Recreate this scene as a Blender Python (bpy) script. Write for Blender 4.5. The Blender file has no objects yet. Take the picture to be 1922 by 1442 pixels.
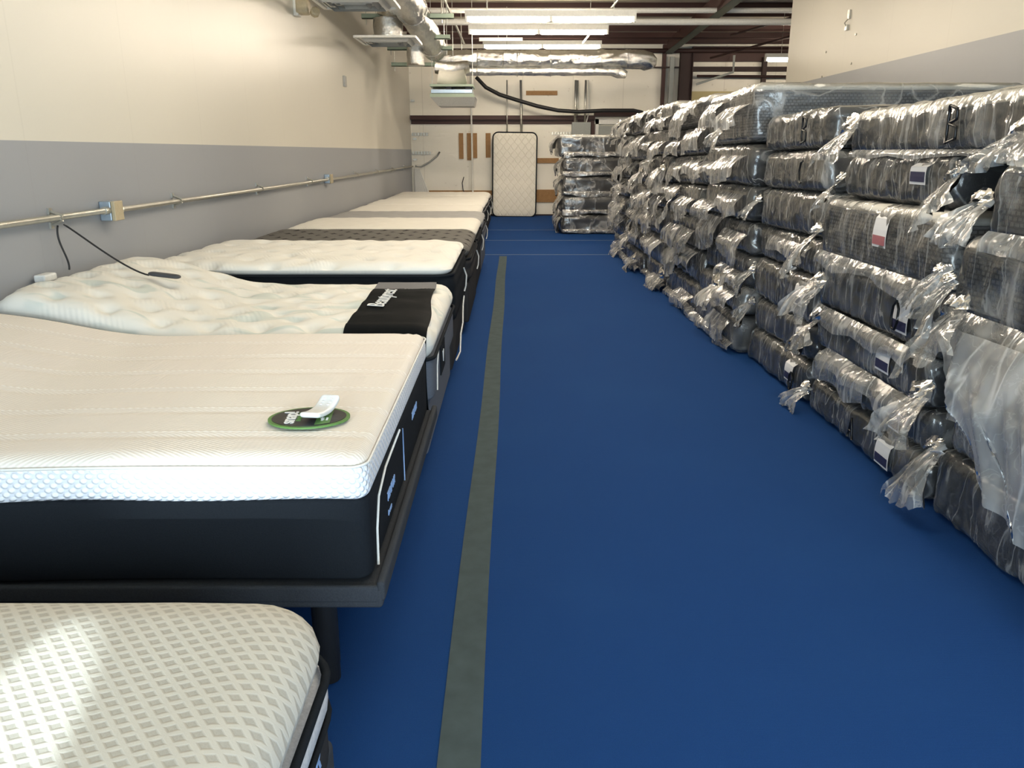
import bpy, math, random
from mathutils import Vector, noise, Matrix
PI = math.pi
col = bpy.context.scene.collection
sc = bpy.context.scene

# ------------------------------------------------------------------ helpers
class MB:
    def __init__(s): s.v = []; s.f = []; s.mi = []
    def box(s, x0, x1, y0, y1, z0, z1, mi=0):
        b = len(s.v)
        s.v += [(x, y, z) for z in (z0, z1) for y in (y0, y1) for x in (x0, x1)]
        for q in ((0,2,3,1),(4,5,7,6),(0,1,5,4),(2,6,7,3),(0,4,6,2),(1,3,7,5)):
            s.f.append(tuple(b+i for i in q)); s.mi.append(mi)
        return s
    def quad(s, pts, mi=0):
        b = len(s.v); s.v += [tuple(p) for p in pts]; s.f.append(tuple(range(b, b+len(pts)))); s.mi.append(mi); return s
    def tube(s, pts, r, n=10, closed=False, cap=True, disp=None, flat=1.0, mi=0):
        pts = [Vector(p) for p in pts]; m = len(pts); b = len(s.v); up = None
        for i, p in enumerate(pts):
            if closed: t = pts[(i+1) % m]-pts[i-1]
            else: t = pts[min(i+1, m-1)]-pts[max(i-1, 0)]
            t.normalize()
            if up is None:
                up = Vector((0,0,1)) if abs(t.z) < .9 else Vector((1,0,0))
            a = t.cross(up)
            if a.length < 1e-4: a = t.cross(Vector((0,1,0.3)))
            a.normalize(); bb = a.cross(t).normalized(); up = bb
            rr = r[i] if isinstance(r, (list, tuple)) else r
            for k in range(n):
                th = 2*PI*k/n
                q = rr
                if disp: q = rr+disp(i, k, p, th)
                s.v.append(tuple(p+a*math.cos(th)*q+bb*math.sin(th)*q*flat))
        for i in range(m if closed else m-1):
            for k in range(n):
                i2 = (i+1) % m
                s.f.append((b+i*n+k, b+i*n+(k+1) % n, b+i2*n+(k+1) % n, b+i2*n+k)); s.mi.append(mi)
        if cap and not closed:
            s.f.append(tuple(b+k for k in range(n))); s.mi.append(mi)
            s.f.append(tuple(b+(m-1)*n+k for k in reversed(range(n)))); s.mi.append(mi)
        return s
    def rbox(s, c, h, r, n, disp=None, ne=3, mi=0):
        if not isinstance(r, (tuple, list)): r = (r, r, r)
        r = [min(a, b*.999) for a, b in zip(r, h)]
        ax = []
        for a in range(3):
            e = [-h[a]+r[a]*(1-math.cos(.5*PI*i/ne))*1.0 for i in range(ne)]
            e = [-h[a]+r[a]*(i/ne) for i in range(ne)]
            m = [-h[a]+r[a]+(2*h[a]-2*r[a])*i/n[a] for i in range(n[a]+1)]
            ax.append(e+m+[-q for q in reversed(e)])
        N = [len(a)-1 for a in ax]; idx = {}
        def vid(i, j, k):
            key = (i, j, k)
            if key in idx: return idx[key]
            u = (ax[0][i], ax[1][j], ax[2][k])
            q = []; cc = []
            for a in range(3):
                cl = max(-h[a]+r[a], min(h[a]-r[a], u[a])); cc.append(cl); q.append((u[a]-cl)/r[a])
            L = math.sqrt(q[0]**2+q[1]**2+q[2]**2) or 1
            # remap the square corner onto the ellipsoid
            q = [t/L for t in q]
            P = Vector([cc[a]+q[a]*r[a] for a in range(3)])
            nn = Vector([q[a]/r[a] for a in range(3)]).normalized()
            if disp: P = disp(P, nn)
            idx[key] = len(s.v); s.v.append(tuple(P+Vector(c))); return idx[key]
        def face(g, flip):
            q = [vid(*t) for t in g]
            s.f.append(tuple(q if not flip else q[::-1])); s.mi.append(mi)
        for i in range(N[0]):
            for j in range(N[1]):
                face(((i,j,0),(i,j+1,0),(i+1,j+1,0),(i+1,j,0)), False)
                face(((i,j,N[2]),(i+1,j,N[2]),(i+1,j+1,N[2]),(i,j+1,N[2])), False)
        for i in range(N[0]):
            for k in range(N[2]):
                face(((i,0,k),(i+1,0,k),(i+1,0,k+1),(i,0,k+1)), False)
                face(((i,N[1],k),(i,N[1],k+1),(i+1,N[1],k+1),(i+1,N[1],k)), False)
        for j in range(N[1]):
            for k in range(N[2]):
                face(((0,j,k),(0,j,k+1),(0,j+1,k+1),(0,j+1,k)), False)
                face(((N[0],j,k),(N[0],j+1,k),(N[0],j+1,k+1),(N[0],j,k+1)), False)
        return s
    def grid(s, nu, nv, fn, mi=0):
        b = len(s.v)
        for i in range(nu+1):
            for j in range(nv+1): s.v.append(tuple(fn(i/nu, j/nv)))
        for i in range(nu):
            for j in range(nv):
                a = b+i*(nv+1)+j
                s.f.append((a, a+nv+1, a+nv+2, a+1)); s.mi.append(mi)
        return s
    def lathe(s, c, prof, n=20, mi=0):
        b = len(s.v)
        for (r, z) in prof:
            for k in range(n):
                s.v.append((c[0]+r*math.cos(2*PI*k/n), c[1]+r*math.sin(2*PI*k/n), c[2]+z))
        for i in range(len(prof)-1):
            for k in range(n):
                s.f.append((b+i*n+k, b+i*n+(k+1) % n, b+(i+1)*n+(k+1) % n, b+(i+1)*n+k)); s.mi.append(mi)
        s.f.append(tuple(b+k for k in reversed(range(n)))); s.mi.append(mi)
        s.f.append(tuple(b+(len(prof)-1)*n+k for k in range(n))); s.mi.append(mi)
        return s
    def build(s, name, mat, parent=None, smooth=False):
        me = bpy.data.meshes.new(name)
        off = parent['_o'] if (parent is not None and '_o' in parent) else (0, 0, 0)
        me.from_pydata([(v[0]-off[0], v[1]-off[1], v[2]-off[2]) for v in s.v], [], s.f)
        mats = mat if isinstance(mat, (list, tuple)) else [mat]
        for m in mats: me.materials.append(m)
        if len(mats) > 1: me.polygons.foreach_set('material_index', s.mi)
        if smooth: me.polygons.foreach_set('use_smooth', [True]*len(me.polygons))
        me.update()
        o = bpy.data.objects.new(name, me); col.objects.link(o)
        if parent is not None: o.parent = parent; o['_o'] = off
        return o

def tag(o, label, cat, group=None, kind=None):
    o['label'] = label; o['category'] = cat
    if group: o['group'] = group
    if kind: o['kind'] = kind
    return o
def thing(name, loc, label, cat, group=None):
    o = bpy.data.objects.new(name, None); col.objects.link(o); o.location = loc; o['_o'] = tuple(loc)
    o.empty_display_size = .1
    return tag(o, label, cat, group)
def struct(name, mb, mat):
    o = mb.build(name, mat); o['kind'] = 'structure'; return o
def copy_tree(o, parent=None):
    c = o.copy(); col.objects.link(c)
    if parent is not None: c.parent = parent
    for ch in list(o.children): copy_tree(ch, c)
    return c
def nz(*a): return noise.noise(Vector(a))
def ss(a, b, x):
    t = max(0, min(1, (x-a)/(b-a))); return t*t*(3-2*t)
def text_mb(txt, size, shear=0.0, ext=0.0015, spacing=1.0, bold=0.0):
    cu = bpy.data.curves.new('t', 'FONT'); cu.body = txt; cu.size = size; cu.shear = shear
    cu.extrude = ext; cu.space_character = spacing; cu.align_x = 'CENTER'; cu.align_y = 'CENTER'; cu.offset = bold
    o = bpy.data.objects.new('t', cu); col.objects.link(o)
    dg = bpy.context.evaluated_depsgraph_get(); dg.update()
    me = bpy.data.meshes.new_from_object(o.evaluated_get(dg))
    mb = MB(); mb.v = [tuple(v.co) for v in me.vertices]; mb.f = [tuple(p.vertices) for p in me.polygons]; mb.mi = [0]*len(mb.f)
    bpy.data.objects.remove(o); bpy.data.curves.remove(cu); bpy.data.meshes.remove(me)
    return mb
def xf(mb, M):
    mb.v = [tuple(M @ Vector(v)) for v in mb.v]; return mb

# ------------------------------------------------------------------ materials
def newmat(name):
    m = bpy.data.materials.new(name); m.use_nodes = True; nt = m.node_tree; nt.nodes.clear()
    out = nt.nodes.new('ShaderNodeOutputMaterial'); return m, nt, out
class G:
    """tiny node-graph writer"""
    def __init__(s, nt): s.nt = nt
    def n(s, t, **kw):
        d = s.nt.nodes.new(t)
        for k, v in kw.items():
            if k.startswith('i_'):
                s.put(d, k[2:], v)
            else: setattr(d, k, v)
        return d
    def put(s, d, key, v):
        inp = d.inputs[int(key)] if key.isdigit() else d.inputs[key.replace('_', ' ')]
        if isinstance(v, bpy.types.NodeSocket): s.nt.links.new(v, inp)
        else: inp.default_value = v
    def math(s, op, a, b=0.0, c=None, clamp=False):
        d = s.nt.nodes.new('ShaderNodeMath'); d.operation = op; d.use_clamp = clamp
        s.put(d, '0', a); s.put(d, '1', b)
        if c is not None: s.put(d, '2', c)
        return d.outputs[0]
    def mix(s, f, a, b):
        d = s.nt.nodes.new('ShaderNodeMix'); d.data_type = 'RGBA'
        s.put(d, '0', f); s.put(d, '6', a); s.put(d, '7', b); return d.outputs[2]
    def coord(s): return s.nt.nodes.new('ShaderNodeTexCoord').outputs['Object']
    def geo(s): return s.nt.nodes.new('ShaderNodeNewGeometry').outputs['Position']
    def map(s, v, scale=(1,1,1), rot=(0,0,0), loc=(0,0,0)):
        d = s.nt.nodes.new('ShaderNodeMapping'); s.put(d, 'Vector', v)
        d.inputs['Scale'].default_value = scale; d.inputs['Rotation'].default_value = rot; d.inputs['Location'].default_value = loc
        return d.outputs[0]
    def noise(s, v, sc, detail=3, rough=.5, dist=0):
        d = s.nt.nodes.new('ShaderNodeTexNoise'); s.put(d, 'Vector', v); d.inputs['Scale'].default_value = sc
        d.inputs['Detail'].default_value = detail; d.inputs['Roughness'].default_value = rough; d.inputs['Distortion'].default_value = dist
        return d.outputs['Fac']
    def ramp(s, f, a, b): # smooth 0..1 between a and b
        d = s.nt.nodes.new('ShaderNodeMapRange'); d.interpolation_type = 'SMOOTHSTEP'
        s.put(d, 'Value', f); d.inputs['From Min'].default_value = a; d.inputs['From Max'].default_value = b
        return d.outputs[0]
    def sep(s, v):
        d = s.nt.nodes.new('ShaderNodeSeparateXYZ'); s.put(d, '0', v); return d.outputs
    def comb(s, x, y, z):
        d = s.nt.nodes.new('ShaderNodeCombineXYZ'); s.put(d, '0', x); s.put(d, '1', y); s.put(d, '2', z); return d.outputs[0]
    def bump(s, h, strength=.5, dist=.01, normal=None):
        d = s.nt.nodes.new('ShaderNodeBump'); s.put(d, 'Height', h); d.inputs['Strength'].default_value = strength; d.inputs['Distance'].default_value = dist
        if normal is not None: s.put(d, 'Normal', normal)
        return d.outputs[0]
    def pbsdf(s, base, rough=.6, metal=0., normal=None, spec=.5, **kw):
        d = s.nt.nodes.new('ShaderNodeBsdfPrincipled')
        s.put(d, 'Base Color', base); s.put(d, 'Roughness', rough); s.put(d, 'Metallic', metal)
        d.inputs['Specular IOR Level'].default_value = spec
        if normal is not None: s.put(d, 'Normal', normal)
        for k, v in kw.items(): s.put(d, k, v)
        return d.outputs[0]
def rgb(r, g, b): return (r, g, b, 1)
def srgb(r, g, b):
    f = lambda c: ((c/255+.055)/1.055)**2.4 if c > 10 else c/255/12.92
    return (f(r), f(g), f(b), 1)
def simple(name, c, rough=.6, metal=0, nsc=40, namt=.12, bs=.15, bd=.004, spec=.4):
    m, nt, out = newmat(name); g = G(nt); v = g.coord()
    f = g.noise(v, nsc, 4)
    c2 = tuple(x*(1-namt*2) for x in c[:3])+(1,)
    nt.links.new(g.pbsdf(g.mix(f, c2, c), rough, metal, g.bump(f, bs, bd), spec), out.inputs[0]); return m

def wallmat(name, split, top, bot):
    m, nt, out = newmat(name); g = G(nt); p = g.geo(); z = g.sep(p)[2]
    f = g.math('GREATER_THAN', z, split)
    big = g.noise(g.map(p, (.5, .5, .5)), 1.3, 3)
    # drywall joints every 1.22 m, barely visible
    y = g.sep(p)[1]
    jt = g.math('ABSOLUTE', g.math('SUBTRACT', g.math('FRACT', g.math('DIVIDE', y, 1.22)), .5))
    jl = g.ramp(jt, .008, .0)
    c = g.mix(f, bot, top); c = g.mix(g.math('MULTIPLY', big, .10), c, rgb(.35, .32, .26))
    c = g.mix(g.math('MULTIPLY', jl, .07), c, rgb(.2, .19, .16))
    fine = g.noise(p, 160, 2)
    nt.links.new(g.pbsdf(c, .42, 0, g.bump(fine, .12, .002), .35), out.inputs[0]); return m
M = {}
CREAM = rgb(.66, .63, .555)
M['wall_left'] = wallmat('painted_drywall_left', 1.605, CREAM, rgb(.31, .325, .355))
M['wall_right'] = wallmat('painted_drywall_right', 2.47, CREAM, rgb(.31, .325, .355))
M['wall_plain'] = simple('cream_panel', rgb(.80, .745, .61), .6, nsc=3, namt=.05)
M['vinyl'] = simple('insulation_vinyl', rgb(.70, .65, .52), .5, nsc=5, namt=.08, bs=.4, bd=.03)
def backwall():
    m, nt, out = newmat('back_wall_liner'); g = G(nt); p = g.geo()
    n1 = g.noise(p, 2.2, 4); spots = g.ramp(g.noise(p, 9, 2), .70, .76)
    x = g.sep(p)[0]
    jt = g.math('ABSOLUTE', g.math('SUBTRACT', g.math('FRACT', g.math('DIVIDE', g.math('ADD', x, .35), 1.22)), .5))
    c = g.mix(n1, rgb(.84, .80, .69), rgb(.90, .86, .77))
    c = g.mix(g.math('MULTIPLY', spots, .25), c, rgb(.35, .28, .18))
    c = g.mix(g.math('MULTIPLY', g.ramp(jt, .008, 0), .35), c, rgb(.3, .26, .2))
    nt.links.new(g.pbsdf(c, .6, 0, g.bump(n1, .3, .05)), out.inputs[0]); return m
M['wall_back'] = backwall()
def carpet():
    m, nt, out = newmat('blue_carpet'); g = G(nt); p = g.geo()
    a = g.noise(p, 420, 2, .7); b = g.noise(p, 45, 3, .6); c0 = g.noise(p, 1.1, 3)
    rib = g.noise(g.map(p, (10, 160, 1)), 1.0, 2)
    c = g.mix(a, rgb(.005, .026, .100), rgb(.012, .069, .26))
    c = g.mix(g.math('MULTIPLY', b, .35), c, rgb(.010, .052, .17))
    c = g.mix(g.math('MULTIPLY', g.ramp(c0, .45, .7), .18), c, rgb(.014, .065, .20))
    h = g.math('ADD', a, g.math('MULTIPLY', rib, .5))
    nt.links.new(g.pbsdf(c, .95, 0, g.bump(h, .6, .006), .12), out.inputs[0]); return m
M['carpet'] = carpet()
M['tape'] = simple('grey_green_duct_tape', rgb(.078, .105, .112), .9, nsc=14, namt=.2, bs=.3, bd=.002, spec=.08)
M['seam'] = simple('carpet_seam', rgb(.22, .27, .34), .8)
M['concrete'] = simple('painted_concrete', rgb(.45, .42, .36), .8)
M['red_iron'] = simple('red_oxide_steel', rgb(.058, .021, .017), .55, nsc=6, namt=.2)
M['dark_iron'] = simple('dark_red_steel', rgb(.03, .012, .010), .6, nsc=6)
M['green_strut'] = simple('pale_green_steel', rgb(.36, .44, .34), .5, 0, nsc=8)
M['flange'] = simple('weathered_flange_paint', rgb(.16, .18, .14), .6, nsc=8)
M['neutral'] = simple('neutral_grey_enamel', rgb(.42, .42, .40), .4)
M['black'] = simple('black_rubber', rgb(.012, .012, .013), .5)
M['galv'] = simple('galvanized_steel', rgb(.56, .55, .50), .38, .85, nsc=25, namt=.12)
M['galv_blue'] = simple('electrical_box_steel', rgb(.42, .50, .58), .35, .7, nsc=30)
M['white_metal'] = simple('white_enamel', rgb(.78, .77, .72), .4)
M['grey_metal'] = simple('grey_enamel', rgb(.33, .35, .33), .5)
M['beige'] = simple('beige_plastic', rgb(.50, .42, .28), .45)
M['wood'] = None
def wood():
    m, nt, out = newmat('raw_pine'); g = G(nt); v = g.coord()
    f = g.noise(g.map(v, (3, 3, 3)), 4, 5, .6, 1.5)
    c = g.mix(f, rgb(.23, .115, .04), rgb(.42, .24, .10))
    nt.links.new(g.pbsdf(c, .7, 0, g.bump(f, .2, .003)), out.inputs[0]); return m
M['wood'] = wood()
def foil():
    m, nt, out = newmat('duct_foil'); g = G(nt); v = g.coord()
    f = g.noise(v, 22, 5, .7, 1.2); f2 = g.noise(v, 70, 3, .6)
    h = g.math('ADD', f, g.math('MULTIPLY', f2, .25))
    c = g.mix(f, rgb(.50, .50, .49), rgb(.85, .83, .78))
    nt.links.new(g.pbsdf(c, .2, 1.0, g.bump(h, .55, .02)), out.inputs[0]); return m
M['foil'] = foil()
def emis(name, c, s):
    m, nt, out = newmat(name); g = G(nt); e = nt.nodes.new('ShaderNodeEmission')
    e.inputs[0].default_value = c; e.inputs[1].default_value = s; nt.links.new(e.outputs[0], out.inputs[0]); return m
LAMP = 92
M['tube'] = emis('fluorescent_glow', rgb(1, .865, .69), LAMP)
M['glass'] = None
def glass():
    m, nt, out = newmat('window_glass'); g = G(nt)
    t = nt.nodes.new('ShaderNodeBsdfTransparent'); t.inputs[0].default_value = rgb(.92, .96, .95)
    gl = nt.nodes.new('ShaderNodeBsdfGlossy'); gl.inputs['Roughness'].default_value = .03
    mx = nt.nodes.new('ShaderNodeMixShader'); mx.inputs[0].default_value = .06
    nt.links.new(t.outputs[0], mx.inputs[1]); nt.links.new(gl.outputs[0], mx.inputs[2]); nt.links.new(mx.outputs[0], out.inputs[0]); return m
M['glass'] = glass()

# -- fabrics
def fab_lattice():      # nearest mattress: cream knit with sunk taupe diamonds
    m, nt, out = newmat('cream_lattice_knit'); g = G(nt); v = g.coord(); s = g.sep(v)
    a = g.math('MULTIPLY', g.math('ADD', s[0], g.math('MULTIPLY', s[1], .85)), 27)
    b = g.math('MULTIPLY', g.math('SUBTRACT', s[1], g.math('MULTIPLY', s[0], .42)), 34)
    fa = g.math('ABSOLUTE', g.math('SUBTRACT', g.math('FRACT', a), .5)); fb = g.math('ABSOLUTE', g.math('SUBTRACT', g.math('FRACT', b), .5))
    cell = g.ramp(g.math('MAXIMUM', fa, fb), .38, .20)
    wob = g.noise(v, 300, 2)
    c = g.mix(g.math('MULTIPLY', cell, g.math('ADD', .45, g.math('MULTIPLY', wob, .5))), rgb(.56, .535, .48), rgb(.36, .34, .30))
    h = g.math('ADD', g.math('MULTIPLY', cell, -1), g.math('MULTIPLY', wob, .15))
    nt.links.new(g.pbsdf(c, .8, 0, g.bump(h, .25, .005), .2), out.inputs[0]); return m
M['lattice'] = fab_lattice()
def fab_herring():      # second bed top: fine ribs and pairs of stitched lines
    m, nt, out = newmat('white_ribbed_knit'); g = G(nt); v = g.coord(); s = g.sep(v)
    fold = g.math('ABSOLUTE', g.math('SUBTRACT', g.math('FRACT', g.math('MULTIPLY', s[0], 1.6)), .5))
    w = g.math('SINE', g.math('MULTIPLY', g.math('ADD', g.math('MULTIPLY', s[1], 1.0), g.math('MULTIPLY', fold, .35)), 520))
    w2 = g.math('SINE', g.math('MULTIPLY', s[0], 380))
    rib = g.math('MULTIPLY', g.math('ADD', w, 1), .5)
    ln = g.math('ABSOLUTE', g.math('SUBTRACT', g.math('FRACT', g.math('MULTIPLY', g.math('ADD', s[1], .02), 4.35)), .5))
    line = g.ramp(ln, .035, .0)
    tw = g.math('MULTIPLY', line, g.math('ADD', .5, g.math('MULTIPLY', g.math('SINE', g.math('MULTIPLY', g.math('ADD', s[0], s[1]), 260)), .5)))
    c = g.mix(rib, rgb(.69, .635, .585), rgb(.79, .74, .69)); c = g.mix(tw, c, rgb(.88, .86, .84))
    h = g.math('ADD', g.math('ADD', g.math('MULTIPLY', rib, .35), g.math('MULTIPLY', w2, .1)), g.math('MULTIPLY', line, .9))
    nt.links.new(g.pbsdf(c, .75, 0, g.bump(h, .5, .004), .25), out.inputs[0]); return m
M['herring'] = fab_herring()
def fab_dots():         # second bed side: white with raised dots
    m, nt, out = newmat('white_dotted_knit'); g = G(nt); v = g.coord(); s = g.sep(v)
    x = g.math('ADD', s[0], s[1]); 
    P = .033; Q = .027
    row = g.math('DIVIDE', s[2], Q/2)
    def dots(ox, oz):
        fx = g.math('SUBTRACT', g.math('FRACT', g.math('ADD', g.math('DIVIDE', x, P), ox)), .5)
        fz = g.math('SUBTRACT', g.math('FRACT', g.math('ADD', g.math('DIVIDE', s[2], Q), oz)), .5)
        return g.math('ADD', g.math('MULTIPLY', fx, fx), g.math('MULTIPLY', fz, fz))
    d = g.math('MINIMUM', dots(0, 0), dots(.5, .5))
    dome = g.math('SUBTRACT', 1, g.ramp(d, .02, .125))
    c = g.mix(dome, rgb(.66, .69, .76), rgb(.84, .85, .88))
    nt.links.new(g.pbsdf(c, .6, 0, g.bump(dome, .6, .006), .3), out.inputs[0]); return m
M['dots'] = fab_dots()
def fab_white(name, base, tint=None, rib=240):
    m, nt, out = newmat(name); g = G(nt); v = g.coord(); s = g.sep(v)
    f = g.noise(v, 3.2, 3, .5, .8); w = g.math('SINE', g.math('MULTIPLY', g.math('ADD', s[0], g.math('MULTIPLY', s[1], .5)), rib))
    patch = g.ramp(g.noise(v, 4.5, 2), .5, .6)
    h = g.math('MULTIPLY', g.math('MULTIPLY', w, patch), .3)
    c = base
    if tint:
        vv = g.ramp(g.noise(g.map(v, (1.4, 4, 1)), 2.0, 2, .5, .8), .56, .66); c = g.mix(g.math('MULTIPLY', vv, .7), base, tint)
    c = g.mix(g.math('MULTIPLY', g.noise(v, 500, 1), .25), c, tuple(q*.75 for q in base[:3])+(1,))
    nt.links.new(g.pbsdf(c, .8, 0, g.bump(h, .35, .005), .2), out.inputs[0]); return m
M['white_teal'] = fab_white('white_damask_with_teal', rgb(.75, .735, .69), rgb(.50, .57, .55))
M['white_knit'] = fab_white('white_stretch_knit', rgb(.78, .765, .72))
M['white_far'] = fab_white('cream_quilted_knit', rgb(.76, .74, .685))
M['pale_grey'] = fab_white('pale_grey_knit', rgb(.36, .36, .36))
def fab_tuft():
    m, nt, out = newmat('charcoal_tufted_knit'); g = G(nt); v = g.coord(); s = g.sep(v)
    def d(ox, oy):
        fx = g.math('ABSOLUTE', g.math('SUBTRACT', g.math('FRACT', g.math('ADD', g.math('DIVIDE', s[0], .22), ox)), .5))
        fy = g.math('ABSOLUTE', g.math('SUBTRACT', g.math('FRACT', g.math('ADD', g.math('DIVIDE', s[1], .34), oy)), .5))
        return g.math('ADD', g.math('POWER', fx, .7), g.math('POWER', fy, .7))
    q = g.ramp(g.math('MINIMUM', d(0, 0), d(.5, .5)), .36, .27)
    w = g.noise(v, 300, 2)
    c = g.mix(w, rgb(.10, .095, .09), rgb(.15, .145, .135)); c = g.mix(q, c, rgb(.018, .017, .017))
    nt.links.new(g.pbsdf(c, .85, 0, g.bump(g.math('ADD', g.math('MULTIPLY', q, -1), g.math('MULTIPLY', w, .2)), .6, .015), .2), out.inputs[0]); return m
M['tuft'] = fab_tuft()
def fab_simple(name, a, b, sc=220, rough=.9, spec=.05):
    m, nt, out = newmat(name); g = G(nt); v = g.coord()
    w = g.noise(v, sc, 2, .6); w2 = g.noise(v, 2.5, 2)
    c = g.mix(w, a, b); 
    nt.links.new(g.pbsdf(c, rough, 0, g.bump(w, .3, .003), spec), out.inputs[0]); return m
M['black_fab'] = fab_simple('black_border_fabric', rgb(.009, .011, .014), rgb(.016, .019, .024))
M['char_fab'] = fab_simple('charcoal_border_fabric', rgb(.022, .022, .024), rgb(.045, .045, .048))
M['base_fab'] = fab_simple('slate_base_fabric', rgb(.03, .034, .042), rgb(.055, .06, .07))
M['grey_fab'] = fab_simple('heather_grey_fabric', rgb(.085, .095, .12), rgb(.15, .165, .20))
M['strip_fab'] = fab_simple('grey_band_fabric', rgb(.14, .14, .15), rgb(.20, .20, .21))
M['satin'] = fab_simple('black_satin', rgb(.004, .005, .006), rgb(.007, .008, .009), 30, .7, .02)
M['rib_white'] = fab_simple('white_mesh_ribbon', rgb(.35, .35, .38), rgb(.70, .70, .72), 120)
M['white_piping'] = simple('white_piping', rgb(.80, .80, .78), .5)
M['ink_blue'] = simple('pale_blue_thread', rgb(.28, .42, .72), .4)
M['label_paper'] = simple('label_paper', rgb(.78, .78, .80), .6, namt=.02)
M['label_navy'] = simple('label_navy_print', rgb(.030, .032, .085), .5)
M['label_red'] = simple('label_red_print', rgb(.45, .16, .18), .5)
M['marker'] = simple('marker_ink', rgb(.006, .006, .008), .35)
M['green'] = simple('sign_green', rgb(.10, .23, .055), .45)
M['sign_black'] = simple('sign_black', rgb(.014, .013, .015), .4)
M['sign_white'] = simple('sign_white', rgb(.85, .85, .85), .4)
def knitgrey():
    m, nt, out = newmat('grey_chevron_knit'); g = G(nt); v = g.coord(); s = g.sep(v)
    xy = g.math('ADD', s[0], s[1])
    b = nt.nodes.new('ShaderNodeTexBrick'); g.put(b, 'Vector', g.comb(xy, s[2], 0)); b.inputs['Scale'].default_value = 17
    b.inputs['Color1'].default_value = rgb(.13, .135, .145); b.inputs['Color2'].default_value = rgb(.17, .175, .185); b.inputs['Mortar'].default_value = rgb(.05, .052, .058)
    b.inputs['Mortar Size'].default_value = .10; b.inputs['Brick Width'].default_value = .5; b.inputs['Row Height'].default_value = .35; b.inputs['Mortar Smooth'].default_value = .6
    nt.links.new(g.pbsdf(b.outputs['Color'], .85, 0, g.bump(b.outputs['Fac'], .5, -.004), .2), out.inputs[0]); return m
M['knit_grey'] = knitgrey()
def quilt():
    m, nt, out = newmat('cream_diamond_quilt'); g = G(nt); v = g.coord(); s = g.sep(v)
    def ln(a, k):
        f = g.math('ABSOLUTE', g.math('SUBTRACT', g.math('FRACT', g.math('MULTIPLY', a, k)), .5)); return f
    wv = g.math('MULTIPLY', g.math('SINE', g.math('MULTIPLY', s[2], 40)), .008)
    p = g.math('ADD', g.math('ADD', s[0], g.math('MULTIPLY', s[2], .85)), wv); q = g.math('SUBTRACT', g.math('SUBTRACT', s[0], g.math('MULTIPLY', s[2], .85)), wv)
    d = g.math('MINIMUM', ln(p, 5.6), ln(q, 5.6)); line = g.ramp(d, .12, .0)
    c = g.mix(g.math('MULTIPLY', line, .2), rgb(.84, .80, .70), rgb(.48, .41, .29))
    nt.links.new(g.pbsdf(c, .8, 0, g.bump(g.math('MULTIPLY', line, -1), .4, .02), .2), out.inputs[0]); return m
M['quilt'] = quilt()

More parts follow.
